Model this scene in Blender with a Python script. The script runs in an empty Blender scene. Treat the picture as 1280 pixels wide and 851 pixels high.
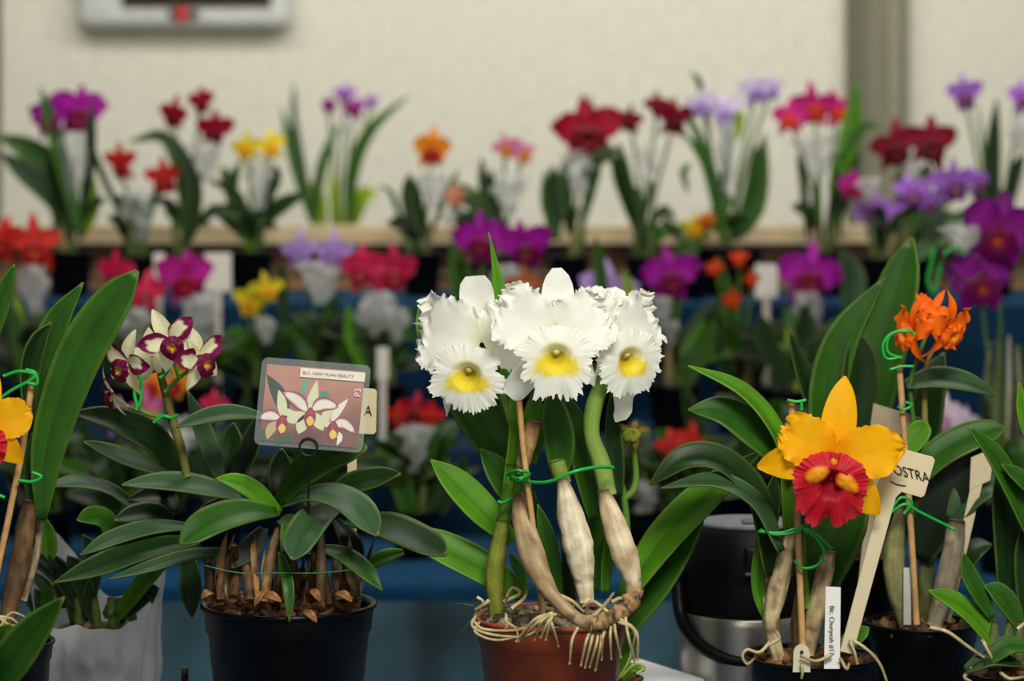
import bpy, math, random
from mathutils import Vector, Matrix, noise
SC = bpy.context.scene
COL = SC.collection
random.seed(7)
F = 3072.0; HZ = 250.0; H = 1.28; CAMY = -2.4        # focal length in px, horizon row, eye height, camera y

def P(px, py, d):                                     # pixel + distance -> world point
    return Vector(((px-640)/F*d, CAMY+d, H-(py-HZ)/F*d))
def K(d): return d/F                                  # metres per pixel at distance d
def lin(c):
    c = c/255.0
    return c/12.92 if c <= 0.04045 else ((c+0.055)/1.055)**2.4
def rgb(r, g, b): return (lin(r), lin(g), lin(b))
def mix(a, b, t):
    t = max(0.0, min(1.0, t)); return tuple(a[i]*(1-t)+b[i]*t for i in range(3))
def sm(a, b, x):
    t = max(0.0, min(1.0, (x-a)/(b-a))); return t*t*(3-2*t)
def nz(x, y, z=0.0): return noise.noise(Vector((x, y, z)))

# ------------------------------------------------------------------ materials
MATS = {}
def nodes(name):
    m = bpy.data.materials.new(name); m.use_nodes = True
    nt = m.node_tree; nt.nodes.clear()
    out = nt.nodes.new('ShaderNodeOutputMaterial'); MATS[name] = m
    return nt, out
def N(nt, typ, **kw):
    n = nt.nodes.new(typ)
    for k, v in kw.items():
        if k in n.inputs: n.inputs[k].default_value = v
        else: setattr(n, k, v)
    return n
def rampn(nt, fac, stops):
    r = nt.nodes.new('ShaderNodeValToRGB')
    while len(r.color_ramp.elements) < len(stops): r.color_ramp.elements.new(0.5)
    for e, (p, c) in zip(r.color_ramp.elements, stops):
        e.position = p; e.color = (c[0], c[1], c[2], 1)
    nt.links.new(fac, r.inputs['Fac']); return r.outputs['Color']
def mult(nt, a, b, fac=1.0, mode='MULTIPLY'):
    n = nt.nodes.new('ShaderNodeMix'); n.data_type = 'RGBA'; n.blend_type = mode
    n.inputs[0].default_value = fac
    nt.links.new(a, n.inputs[6]); nt.links.new(b, n.inputs[7]); return n.outputs[2]
def attr_mat(name, rough, transl=0.0, nscale=60, lo=0.75, hi=1.15, spec=0.5, stripes=0.0, sfreq=30, bump=0.0, bscale=200, coat=0.0):
    nt, out = nodes(name); L = nt.links.new
    a = N(nt, 'ShaderNodeAttribute', attribute_name='Col')
    tc = N(nt, 'ShaderNodeTexCoord')
    no = N(nt, 'ShaderNodeTexNoise', Scale=nscale, Detail=4.0)
    L(tc.outputs['Object'], no.inputs['Vector'])
    c = mult(nt, a.outputs['Color'], rampn(nt, no.outputs['Fac'], [(0.3, (lo,)*3), (0.7, (hi,)*3)]))
    if stripes > 0:
        sep = N(nt, 'ShaderNodeSeparateXYZ'); L(tc.outputs['UV'], sep.inputs[0])
        comb = N(nt, 'ShaderNodeCombineXYZ'); L(sep.outputs['X'], comb.inputs['X'])
        m1 = N(nt, 'ShaderNodeMath', operation='MULTIPLY'); m1.inputs[1].default_value = 0.05
        L(sep.outputs['Y'], m1.inputs[0]); L(m1.outputs[0], comb.inputs['Y'])
        n2 = N(nt, 'ShaderNodeTexNoise', Scale=sfreq, Detail=2.0); L(comb.outputs[0], n2.inputs['Vector'])
        c = mult(nt, c, rampn(nt, n2.outputs['Fac'], [(0.35, (1-stripes,)*3), (0.65, (1+stripes*0.4,)*3)]))
    b = N(nt, 'ShaderNodeBsdfPrincipled', Roughness=rough)
    b.inputs['Specular IOR Level'].default_value = spec
    if coat: b.inputs['Coat Weight'].default_value = coat; b.inputs['Coat Roughness'].default_value = 0.3
    L(c, b.inputs['Base Color'])
    if bump > 0:
        nb = N(nt, 'ShaderNodeTexNoise', Scale=bscale, Detail=3.0); L(tc.outputs['Object'], nb.inputs['Vector'])
        bp_ = N(nt, 'ShaderNodeBump', Strength=bump, Distance=0.002); L(nb.outputs['Fac'], bp_.inputs['Height'])
        L(bp_.outputs['Normal'], b.inputs['Normal'])
    if transl > 0:
        t = N(nt, 'ShaderNodeBsdfTranslucent'); L(c, t.inputs['Color'])
        ms = N(nt, 'ShaderNodeMixShader'); ms.inputs[0].default_value = transl
        L(b.outputs[0], ms.inputs[1]); L(t.outputs[0], ms.inputs[2]); L(ms.outputs[0], out.inputs[0])
    else: L(b.outputs[0], out.inputs[0])
    return MATS[name]
attr_mat('leaf', 0.42, 0.14, 35, 0.8, 1.12, 0.22, 0.15, 22)
attr_mat('petal', 0.55, 0.30, 45, 0.93, 1.04, 0.25)
attr_mat('bulb', 0.6, 0.0, 90, 0.85, 1.2, 0.3, 0.25, 12, 0.3)
attr_mat('rootm', 0.7, 0.0, 150, 0.7, 1.2, 0.2)
attr_mat('bark', 0.85, 0.0, 120, 0.5, 1.3, 0.2, 0, 1, 0.8, 150)
attr_mat('bamboo', 0.55, 0.0, 100, 0.8, 1.15, 0.35, 0.25, 20)
attr_mat('plastic', 0.36, 0.0, 40, 0.85, 1.1, 0.22, 0, 1, 0.05, 60)
attr_mat('rubber', 0.55, 0.0, 40, 0.85, 1.1, 0.18, 0, 1, 0.05, 60)
attr_mat('matte', 0.8, 0.0, 30, 0.92, 1.06, 0.2)
attr_mat('tie', 0.35, 0.1, 50, 0.9, 1.1)
attr_mat('wood', 0.6, 0.0, 8, 0.75, 1.15, 0.3, 0.35, 30)
attr_mat('card', 0.4, 0.0, 60, 0.95, 1.03, 0.4)
attr_mat('ink', 0.7, 0.0, 50, 0.9, 1.1, 0.1)
attr_mat('steel', 0.3, 0.0, 20, 0.92, 1.05)
MATS['steel'].node_tree.nodes['Principled BSDF'].inputs['Metallic'].default_value = .72
attr_mat('cloth', 0.85, 0.0, 9, 0.65, 1.3, 0.15, 0, 1, 0.6, 14)
attr_mat('skirt', 0.55, 0.0, 7, 0.5, 1.6, 0.35, 0, 1, 0.5, 10)
def film(name, col, alpha, rough, transl):
    nt, out = nodes(name); L = nt.links.new
    tc = N(nt, 'ShaderNodeTexCoord'); no = N(nt, 'ShaderNodeTexNoise', Scale=30.0, Detail=4.0)
    L(tc.outputs['Object'], no.inputs['Vector'])
    b = N(nt, 'ShaderNodeBsdfPrincipled', Roughness=rough)
    c = rampn(nt, no.outputs['Fac'], [(0.3, tuple(x*0.85 for x in col)), (0.7, col)])
    L(c, b.inputs['Base Color'])
    bp_ = N(nt, 'ShaderNodeBump', Strength=0.4, Distance=0.004); L(no.outputs['Fac'], bp_.inputs['Height']); L(bp_.outputs[0], b.inputs['Normal'])
    t = N(nt, 'ShaderNodeBsdfTranslucent'); L(c, t.inputs['Color'])
    m1 = N(nt, 'ShaderNodeMixShader'); m1.inputs[0].default_value = transl
    L(b.outputs[0], m1.inputs[1]); L(t.outputs[0], m1.inputs[2])
    tr = N(nt, 'ShaderNodeBsdfTransparent'); m2 = N(nt, 'ShaderNodeMixShader'); m2.inputs[0].default_value = alpha
    L(tr.outputs[0], m2.inputs[1]); L(m1.outputs[0], m2.inputs[2]); L(m2.outputs[0], out.inputs[0])
film('tissue', (0.78, 0.80, 0.76), 0.40, 0.35, 0.4)
film('bag', (0.9, 0.92, 0.92), 0.72, 0.25, 0.5)
film('sleeve', (0.75, 0.78, 0.78), 0.13, 0.1, 0.1)

# ------------------------------------------------------------------ mesh builder
class MB:
    def __init__(s): s.v = []; s.f = []; s.c = []; s.u = []
    def add(s, p, c, uv=(0, 0)):
        s.v.append(Vector(p)); s.c.append(c); s.u.append(uv); return len(s.v)-1
ORG = {}
def mk(name, mb, mat, parent=None, solid=0.0, smooth=True, bevel=0.0):
    org = ORG[parent] if parent is not None else Vector((0, 0, 0))
    me = bpy.data.meshes.new(name)
    me.from_pydata([tuple(v-org) for v in mb.v], [], mb.f); me.update()
    ca = me.color_attributes.new('Col', 'FLOAT_COLOR', 'POINT')
    buf = []
    for c in mb.c: buf += [c[0], c[1], c[2], 1.0]
    ca.data.foreach_set('color', buf)
    uvl = me.uv_layers.new(name='UVMap'); ub = [0.0]*(2*len(me.loops))
    for i, l in enumerate(me.loops):
        ub[2*i], ub[2*i+1] = mb.u[l.vertex_index]
    uvl.data.foreach_set('uv', ub)
    if smooth: me.polygons.foreach_set('use_smooth', [True]*len(me.polygons))
    me.materials.append(MATS[mat])
    o = bpy.data.objects.new(name, me); COL.objects.link(o)
    if parent is not None: o.parent = parent
    ORG[o] = org
    if solid:
        m = o.modifiers.new('t', 'SOLIDIFY'); m.thickness = solid; m.offset = 0
    if bevel:
        m = o.modifiers.new('b', 'BEVEL'); m.width = bevel; m.segments = 3; m.limit_method = 'ANGLE'
    return o
def thing(name, label, cat, loc, group=None):
    o = bpy.data.objects.new(name, None); COL.objects.link(o); o.location = loc; o.empty_display_size = 0.02
    o['label'] = label; o['category'] = cat
    if group: o['group'] = group
    ORG[o] = Vector(loc); return o
def tag(o, label, cat, group=None):
    o['label'] = label; o['category'] = cat
    if group: o['group'] = group
    return o
def recentre(o):                                      # a one-mesh thing gets its origin at its base
    me = o.data; xs = [v.co for v in me.vertices]
    c = Vector((sum(v.x for v in xs)/len(xs), sum(v.y for v in xs)/len(xs), min(v.z for v in xs)))
    me.transform(Matrix.Translation(-c)); o.location = c; return o

def cr(pts, n):                                       # Catmull-Rom resample
    q = [2*pts[0]-pts[1]]+list(pts)+[2*pts[-1]-pts[-2]]; out = []; m = len(pts)-1
    for i in range(n):
        t = i/(n-1)*m; k = min(int(t), m-1); t -= k
        a, b, c, d = q[k:k+4]
        out.append(0.5*((2*b)+(c-a)*t+(2*a-5*b+4*c-d)*t*t+(3*b-a-3*c+d)*t**3))
    return out
def interp(lst, t):
    x = t*(len(lst)-1); i = min(int(x), len(lst)-2); x -= i; return lst[i]*(1-x)+lst[i+1]*x
def grid(mb, rows, closed=False):
    n = len(rows); m = len(rows[0])
    for i in range(n-1):
        for j in range(m-1): mb.f.append((rows[i][j], rows[i][j+1], rows[i+1][j+1], rows[i+1][j]))
        if closed: mb.f.append((rows[i][m-1], rows[i][0], rows[i+1][0], rows[i+1][m-1]))
LEAFP = [.38, .62, .82, .95, 1, .98, .9, .72, .42, .04]
ROUNDP = [.3, .5, .72, .9, 1, 1, .98, .9, .7, .08]
STRAPP = [.7, .85, .95, 1, 1, 1, .95, .8, .5, .04]
def tipf(s): return sm(.72, 1, s)
def blade(mb, path, hw, nrm, prof=LEAFP, n=18, m=7, fold=0.2, ruf=0.0, rf=5, ser=0.0, colf=None, X=None, twist=0.0, seed=0.0, cup=0.0, edge_pow=3):
    pts = cr([Vector(p) for p in path], n); rows = []
    nr = nrm if isinstance(nrm, (list, tuple)) and isinstance(nrm[0], Vector) else None
    for i, p in enumerate(pts):
        s = i/(n-1)
        T = (pts[min(i+1, n-1)]-pts[max(i-1, 0)]).normalized()
        n0 = nr[0].lerp(nr[1], s) if nr else Vector(nrm)
        S = T.cross(n0); S = S.normalized() if S.length > 1e-4 else Vector((1, 0, 0))
        Nn = S.cross(T).normalized()
        if twist:
            R = Matrix.Rotation(twist*s, 3, T); S = R @ S; Nn = R @ Nn
        w = hw*.9*interp(prof, s)
        row = []
        for j in range(m):
            u = -1+2*j/(m-1)
            e = abs(u)**edge_pow
            ww = w*(1+ser*e*(nz(s*23+seed, u*3+seed)+0.6*nz(s*61+seed, u*7)))
            side = 1 if u > 0 else -1
            rz_ = ruf*hw*(max(e, tipf(s)) if ser else e)*(math.sin(rf*s*6.283+side*1.3+seed)+(1.6*nz(s*11+seed, u*6) if ser else 0))*(0.25+0.75*s) if ruf else 0
            tip = T*(hw*ser*1.5*tipf(s)*(nz(u*4+seed, 3.3)+.7*nz(u*11+seed, 7.7))) if ser else Vector((0, 0, 0))
            q = p+tip+S*(u*ww)+Nn*(fold*abs(u)**1.4*w+rz_+cup*hw*math.sin(math.pi*s))
            if X is not None: q = X @ q
            row.append(mb.add(q, colf(s, u) if colf else (1, 1, 1), (u*0.5+0.5, s)))
        rows.append(row)
    grid(mb, rows)
def tube(mb, path, rad, seg=8, n=None, colf=None, cap=True, lump=0.0):
    path = [Vector(p) for p in path]; n = n or max(6, 5*len(path))
    pts = cr(path, n); rows = []; ref = Vector((0.13, -1, 0.21)).normalized()
    rad = rad if isinstance(rad, list) else [rad, rad]
    for i, p in enumerate(pts):
        s = i/(n-1); T = (pts[min(i+1, n-1)]-pts[max(i-1, 0)]).normalized()
        if abs(T.dot(ref)) > 0.95: ref = Vector((1, 0.1, 0.3)).normalized()
        A = T.cross(ref).normalized(); B = A.cross(T); r = interp(rad, s); row = []
        for j in range(seg):
            a = 6.2832*j/seg; rr = r*(1+lump*nz(s*9+p.x*30, math.cos(a)*1.5, math.sin(a)*1.5))
            row.append(mb.add(p+A*(rr*math.cos(a))+B*(rr*math.sin(a)), colf(s, a) if colf else (1, 1, 1), (j/seg, s)))
        rows.append(row)
    grid(mb, rows, True)
    if cap: mb.f.append(tuple(rows[0])); mb.f.append(tuple(reversed(rows[-1])))
def lathe(mb, c, prof, seg=48, colf=None):
    rows = []
    for i, (r, z) in enumerate(prof):
        row = []
        for j in range(seg):
            a = 6.2832*j/seg
            row.append(mb.add((c[0]+r*math.cos(a), c[1]+r*math.sin(a), c[2]+z), colf(i/(len(prof)-1), a) if callable(colf) else colf, (j/seg, i/(len(prof)-1))))
        rows.append(row)
    grid(mb, rows, True)
    return rows
def box(mb, c, s, col, X=None):
    i0 = len(mb.v)
    for dz in (-1, 1):
        for dy in (-1, 1):
            for dx in (-1, 1):
                p = Vector((c[0]+dx*s[0]/2, c[1]+dy*s[1]/2, c[2]+dz*s[2]/2))
                mb.add(X @ p if X else p, col, (0.5+dx*s[0]*3, 0.5+dz*s[2]*3))
    for f in ((0, 2, 3, 1), (4, 5, 7, 6), (0, 1, 5, 4), (2, 6, 7, 3), (0, 4, 6, 2), (1, 3, 7, 5)):
        mb.f.append(tuple(i0+k for k in f))
def ellip(mb, c, r, col, X=None, seg=12, rng=8):
    rows = []
    for i in range(rng+1):
        t = math.pi*i/rng; row = []
        for j in range(seg):
            a = 6.2832*j/seg
            p = Vector((c[0]+r[0]*math.sin(t)*math.cos(a), c[1]+r[1]*math.sin(t)*math.sin(a), c[2]+r[2]*math.cos(t)))
            row.append(mb.add(X @ p if X else p, col, (j/seg, i/rng)))
        rows.append(row)
    grid(mb, rows, True)
def polyplate(mb, pts, col, off):                     # flat plate (list of points) extruded by off
    n = len(pts); a = [mb.add(p, col, (i/n, 0)) for i, p in enumerate(pts)]
    b = [mb.add(Vector(p)+off, col, (i/n, 1)) for i, p in enumerate(pts)]
    mb.f.append(tuple(a)); mb.f.append(tuple(reversed(b)))
    for i in range(n):
        j = (i+1) % n; mb.f.append((a[i], b[i], b[j], a[j]))
def text_mb(txt, col, fit, origin, ux, uy, jitter=0.0, seed=0):
    """text laid on the plane origin + x*ux + y*uy, scaled so its width is fit (in units of ux)"""
    cu = bpy.data.curves.new('t', 'FONT'); cu.body = txt; cu.align_x = 'LEFT'
    o = bpy.data.objects.new('t', cu); COL.objects.link(o)
    dg = bpy.context.evaluated_depsgraph_get(); me = bpy.data.meshes.new_from_object(o.evaluated_get(dg))
    xs = [v.co.x for v in me.vertices]; x0, x1 = min(xs), max(xs); sc = fit/(x1-x0)
    mb = MB()
    for v in me.vertices: mb.add(origin+ux*((v.co.x-x0)*sc)+uy*(v.co.y*sc), col)
    for p in me.polygons: mb.f.append(tuple(p.vertices))
    bpy.data.objects.remove(o); bpy.data.meshes.remove(me); bpy.data.curves.remove(cu)
    return mb

# ------------------------------------------------------------------ plant pieces
TONE = {'s': (rgb(170, 118, 66), rgb(120, 76, 42)), 'b': (rgb(88, 146, 24), rgb(68, 122, 18)), 'm': (rgb(50, 98, 20), rgb(37, 80, 16)), 'd': (rgb(28, 60, 18), rgb(20, 46, 14)),
        'l': (rgb(150, 178, 30), rgb(128, 160, 26)), 'g': (rgb(60, 92, 56), rgb(44, 74, 40)), 'k': (rgb(14, 34, 12), rgb(11, 26, 10))}
def leafcol(tone, sd):
    a, b = TONE[tone]; e = mix(a, rgb(170, 190, 90), 0.35)
    yl = rgb(150, 150, 50)
    def f(s, u):
        c = mix(b, a, 0.5+0.5*nz(s*4+sd, u*1.5)); au = abs(u)
        if au < 0.12: c = mix(c, tuple(x*0.55 for x in c), 0.6)        # midrib groove
        if au > 0.9: c = mix(c, e, 0.45)
        if s > 0.96: c = mix(c, yl, 0.3)
        return c
    return f
def leaf(parent, path, hw, tone='m', d=2.4, nrm=(0, -0.85, 0.5), prof=LEAFP, fold=0.22, n=22, m=9, solid=0.0016, twist=0.0, nrm2=None, curl=0.0):
    """path: [(px,py[,dd cm])...] base to tip, hw in px"""
    pts = [P(p[0], p[1], d+(p[2]/100 if len(p) > 2 else 0)) for p in path]
    T = (pts[-1]-pts[0]).normalized(); S = T.cross(Vector(nrm)).normalized()
    pr = math.sqrt(S.x**2+S.z**2)
    mb = MB(); sd = random.uniform(0, 50)
    nn = (Vector(nrm), Vector(nrm2)) if nrm2 else nrm
    blade(mb, pts, hw*K(d)/max(0.62, pr), nn, prof, n, m, fold, colf=leafcol(tone, sd), twist=twist, seed=sd, ruf=0.03, rf=1.3)
    return mk('leaf', mb, 'leaf', parent, solid)
def stemtube(parent, name, path, hw, col, d, mat='leaf', seg=8, lump=0.0, col2=None):
    pts = [P(p[0], p[1], d+(p[2]/100 if len(p) > 2 else 0)) for p in path]
    mb = MB(); c2 = col2 or col
    hw = hw if isinstance(hw, list) else [hw, hw]
    tube(mb, pts, [h*K(d) for h in hw], seg, colf=lambda s, a: mix(col, c2, s), lump=lump)
    return mk(name, mb, mat, parent)
def pot(parent, c, rt, rb, h, col, seg=64):
    """c = world base centre"""
    mb = MB(); lip_ = rt*0.07; band = min(h*0.2, rt*0.34)
    prof = [(0, 0.002), (rb*0.93, 0.0), (rb, h*0.03), (rt-lip_*1.25, h-band), (rt-lip_*0.9, h-band+0.001), (rt-lip_*0.55, h-band*0.25), (rt-lip_*0.4, h-band*0.2), (rt, h-band*0.15), (rt, h-0.001), (rt-lip_*0.3, h), (rt-lip_*0.9, h-0.001), (rt-lip_*1.2, h-0.004), (rt-lip_*1.6, h-band), (rb*0.93, h*0.08)]
    lathe(mb, c, prof, seg, col)
    return mk('pot', mb, 'plastic', parent)
def mixdisc(parent, c, r, col1, col2, chips=0, sd=0, hump=0.006):
    mb = MB(); rg = random.Random(sd); rows = []
    for i in range(9):
        row = []
        for j in range(28):
            a = 6.2832*j/28; rr = r*i/8
            x, y = rr*math.cos(a), rr*math.sin(a); q = nz(x*90+sd, y*90)
            row.append(mb.add((c[0]+x, c[1]+y, c[2]+hump*(1-(i/8)**2)+0.004*q), mix(col1, col2, 0.5+q), (i/8, j/28)))
        rows.append(row)
    grid(mb, rows, True)
    for k in range(chips):
        a = rg.uniform(0, 6.28); rr = r*math.sqrt(rg.random())*0.93; s = rg.uniform(0.004, 0.011)
        X = Matrix.Translation((c[0]+rr*math.cos(a), c[1]+rr*math.sin(a), c[2]+hump*(1-(rr/r)**2)+0.003)) @ Matrix.Rotation(rg.uniform(0, 6), 4, 'Z') @ Matrix.Rotation(rg.uniform(-.7, .7), 4, 'X') @ Matrix.Rotation(rg.uniform(-.7, .7), 4, 'Y')
        cc = mix(col1, col2, rg.random()); i0 = len(mb.v)
        box(mb, (0, 0, 0), (s*1.8, s, s*0.6), cc, X)
        for v in range(i0, len(mb.v)): mb.v[v] += Vector((rg.uniform(-1, 1), rg.uniform(-1, 1), rg.uniform(-1, 1)))*s*0.2
    o = mk('potting_mix', mb, 'bark', parent); o['kind'] = 'stuff'; return o

def fx(c, yaw=0, pitch=0, roll=0):
    return Matrix.Translation(c) @ Matrix.Rotation(math.radians(yaw), 4, 'Z') @ Matrix.Rotation(math.radians(pitch), 4, 'X') @ Matrix.Rotation(math.radians(roll), 4, 'Y')
def seg_path(ang, L, r0=0.04, back=0.15, fwd=0.05, bend=0.0):
    a = math.radians(ang); pts = []
    for i in range(5):
        s = i/4; aa = a+math.radians(bend)*s
        pts.append(Vector((math.cos(aa)*(r0+s*(L-r0)), back*L*s*s-fwd*L*math.sin(math.pi*s), math.sin(aa)*(r0+s*(L-r0)))))
    return pts
PETP = [.22, .5, .8, .97, 1, .97, .88, .7, .45, .1]
WIDEP = [.18, .5, .82, .98, 1, 1, .97, .9, .72, .28]
SEPP = [.4, .65, .88, 1, 1, .92, .8, .6, .36, .05]
BLUNTP = [.45, .65, .8, .9, .97, 1, 1, .98, .9, .55]
def petal(fl, name, X, R, ang, L, hw, colf, prof=PETP, back=0.15, fwd=0.05, ruf=0.0, rf=4, ser=0.0, fold=0.12, n=16, m=9, bend=0, y0=0.0, twist=0, seed=None, ep=3):
    mb = MB(); pts = [p*R for p in seg_path(ang, L, 0.03, back, fwd, bend)]
    for p in pts: p.y += y0*R
    blade(mb, pts, hw*R, (0, -1, 0), prof, n, m, fold, ruf, rf, ser, colf, X, twist, random.uniform(0, 40) if seed is None else seed, edge_pow=ep)
    return mk(name, mb, 'petal', fl)
def lip(fl, X, R, colf, sx=1.0, szd=1.0, szu=0.7, z0=-0.25, depth=0.35, flare=0.3, frill=0.12, nfr=11, nr=14, nt=72, notch=0.15, y0=None, ser=0.05, extra=None, rr0=0.45):
    mb = MB(); rows = []; sd = random.uniform(0, 30); y0 = -.22*R if y0 is None else y0
    for i in range(nr+1):
        r = 0.02+0.98*i/nr; row = []
        for j in range(nt):
            t = 6.2832*j/nt; dn = (t+math.pi/2+math.pi) % 6.2832-math.pi
            q = 1+ser*(r**3*nz(math.cos(t)*2.6+sd, math.sin(t)*2.6)*1.2+r**9*(nz(math.cos(t)*11+sd, math.sin(t)*11)*.8+0.5*nz(math.cos(t)*26+sd, math.sin(t)*26)))
            if math.sin(t) > 0: q = 1+(q-1)*(1-.65*math.sin(t))
            q *= 1-notch*r*math.exp(-(dn/0.16)**2)
            x = R*q*r*math.cos(t)*sx; z = z0+R*q*r*math.sin(t)*(szu if math.sin(t) > 0 else szd)
            fr = frill*R*r**3*(.55*math.sin(nfr*t+sd+1.6*math.sin(2*t+sd))+1.1*nz(math.cos(t)*4.5+sd, math.sin(t)*4.5, r)+.8*r*r*nz(math.cos(t)*12+sd, math.sin(t)*12))
            y = y0-depth*R*sm(0.0, rr0, r)+flare*R*max(0, r-rr0)**1.4-fr
            p = X @ Vector((x, y, z)); row.append(mb.add(p, colf(r, t), (j/nt, r)))
        rows.append(row)
    grid(mb, rows, True)
    if extra: extra(mb, X)
    return mk('lip', mb, 'petal', fl)

# ------------------------------------------------------------------ generic background flower styles
STY = {
 'purple':  dict(p=rgb(178, 24, 168), e=rgb(150, 10, 140), lip=rgb(120, 4, 70), th=rgb(190, 60, 40), hw=.40, sw=.17),
 'purple2': dict(p=rgb(140, 14, 136), e=rgb(112, 6, 112), lip=rgb(120, 6, 76), th=rgb(225, 100, 30), hw=.46, sw=.27),
 'magenta': dict(p=rgb(200, 30, 150), e=rgb(185, 18, 140), lip=rgb(150, 6, 60), th=rgb(200, 60, 30), hw=.40, sw=.18),
 'violet':  dict(p=rgb(176, 112, 216), e=rgb(186, 120, 222), lip=rgb(120, 20, 120), th=rgb(235, 225, 140), hw=.36, sw=.17),
 'lavender': dict(p=rgb(178, 142, 214), e=rgb(198, 164, 226), lip=rgb(150, 110, 190), th=rgb(230, 220, 200), hw=.30, sw=.19),
 'lilac':   dict(p=rgb(222, 206, 232), e=rgb(206, 186, 230), lip=rgb(150, 120, 200), th=rgb(220, 200, 90), hw=.34, sw=.19),
 'crimson': dict(p=rgb(170, 8, 44), e=rgb(150, 4, 36), lip=rgb(110, 2, 26), th=rgb(150, 30, 20), hw=.36, sw=.21),
 'darkred': dict(p=rgb(140, 10, 44), e=rgb(120, 6, 38), lip=rgb(90, 2, 24), th=rgb(160, 50, 30), hw=.33, sw=.2),
 'coral':   dict(p=rgb(214, 46, 34), e=rgb(200, 36, 34), lip=rgb(160, 14, 24), th=rgb(220, 120, 40), hw=.28, sw=.19),
 'rose':    dict(p=rgb(206, 22, 74), e=rgb(214, 50, 92), lip=rgb(170, 10, 60), th=rgb(220, 140, 110), hw=.38, sw=.2),
 'yellow':  dict(p=rgb(232, 208, 30), e=rgb(222, 210, 50), lip=rgb(240, 180, 20), th=rgb(230, 120, 10), hw=.30, sw=.19),
 'orange':  dict(p=rgb(240, 140, 20), e=rgb(242, 160, 34), lip=rgb(170, 20, 40), th=rgb(230, 90, 20), hw=.42, sw=.2),
 'pinko':   dict(p=rgb(216, 120, 160), e=rgb(190, 60, 140), lip=rgb(226, 140, 50), th=rgb(230, 150, 60), hw=.26, sw=.18),
 'magor':   dict(p=rgb(206, 40, 130), e=rgb(190, 24, 120), lip=rgb(220, 60, 30), th=rgb(235, 120, 30), hw=.34, sw=.2),
 'tinyor':  dict(p=rgb(226, 84, 30), e=rgb(200, 50, 20), lip=rgb(220, 60, 10), th=rgb(240, 160, 40), hw=.3, sw=.22),
 'peach':   dict(p=rgb(226, 156, 118), e=rgb(214, 138, 104), lip=rgb(200, 110, 80), th=rgb(230, 190, 120), hw=.4, sw=.22),
 'brownor': dict(p=rgb(190, 104, 50), e=rgb(170, 86, 40), lip=rgb(206, 130, 40), th=rgb(220, 170, 60), hw=.28, sw=.2),
 'whitepk': dict(p=rgb(232, 220, 230), e=rgb(226, 200, 222), lip=rgb(190, 130, 190), th=rgb(230, 210, 100), hw=.38, sw=.2),
 'greenbr': dict(p=rgb(150, 140, 40), e=rgb(120, 76, 30), lip=rgb(170, 180, 60), th=rgb(190, 190, 90), hw=.17, sw=.18),
}
def bloom(parent, px, py, d, Rpx, sty, yaw=None, pitch=None, roll=None, hi=False, jit=1.0):
    st = STY[sty]; R = Rpx*K(d)*(1.0 if hi else 1.13)
    yaw = random.uniform(-22, 22) if yaw is None else yaw
    pitch = random.uniform(-8, 18) if pitch is None else pitch
    roll = random.uniform(-10, 10) if roll is None else roll
    X = fx(P(px, py, d), yaw, pitch, roll)
    mb = MB(); ellip(mb, (0, -0.12*R, -0.02*R), (0.05*R, 0.12*R, 0.06*R), mix(st['th'], st['p'], .5), X)
    fl = mk('flower', mb, 'petal', parent)
    cf = lambda s, u: mix(mix(st['p'], st['th'], 0.25*sm(0.25, 0, s)), st['e'], sm(0.4, 1, max(s, abs(u))))
    n = 18 if hi else 11; m = 11 if hi else 7
    for a, bd in ((90, 0), (-128, 12), (-52, -12)):
        petal(fl, 'sepal', X, R, a+random.uniform(-9, 9)*jit, random.uniform(.85, 1.05), st['sw']*1.15, cf, SEPP, random.uniform(.05, .4), .05, 0.15, 1.2, .03, .18, n, 5 if not hi else 7, bd, 0.03)
    for a, bd in ((22, -10), (158, 10)):
        petal(fl, 'petal', X, R, a+random.uniform(-14, 14)*jit, random.uniform(.82, 1.0), st['hw']*1.22, cf, PETP, random.uniform(-.1, .3), .08, .2, 2.5, .07, .1, n, m, bd, 0.0)
    lc = lambda r, t: mix(st['th'], st['lip'], sm(0.05, 0.42, r)) if r < .6 else mix(st['lip'], st['e'], .35*sm(.7, 1, r))
    lip(fl, X, R*.42, lc, 1.0, 1.15, .75, -0.22*R, .5, .5, .14, 7, 8 if not hi else 14, 30 if not hi else 72, .2)
    return fl

def tissue(parent, px, y0, y1, hw, d):
    mb = MB(); rows = []; sd = random.uniform(0, 60); n = 16; seg = 22; h = (y1-y0)
    for i in range(n):
        s = i/(n-1); row = []
        w = hw*interp([.7, .95, .9, .75, .6, .45, .3], s)
        for j in range(seg):
            a = 6.2832*j/seg
            q = 1+.9*nz(s*3+sd, math.cos(a)*2.2, math.sin(a)*2.2)+.6*nz(s*5+sd, math.cos(a)*6, math.sin(a)*6)
            c = P(px+6*nz(s*3+sd, 1), y0+h*s, d)
            row.append(mb.add(c+Vector((math.cos(a)*w*q, math.sin(a)*w*q, .25*w*nz(math.cos(a)*3+sd, math.sin(a)*3, s*4)))*K(d), (1, 1, 1), (j/seg, s)))
        rows.append(row)
    grid(mb, rows, True)
    return mk('tissue_wrap', mb, 'tissue', parent)

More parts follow.
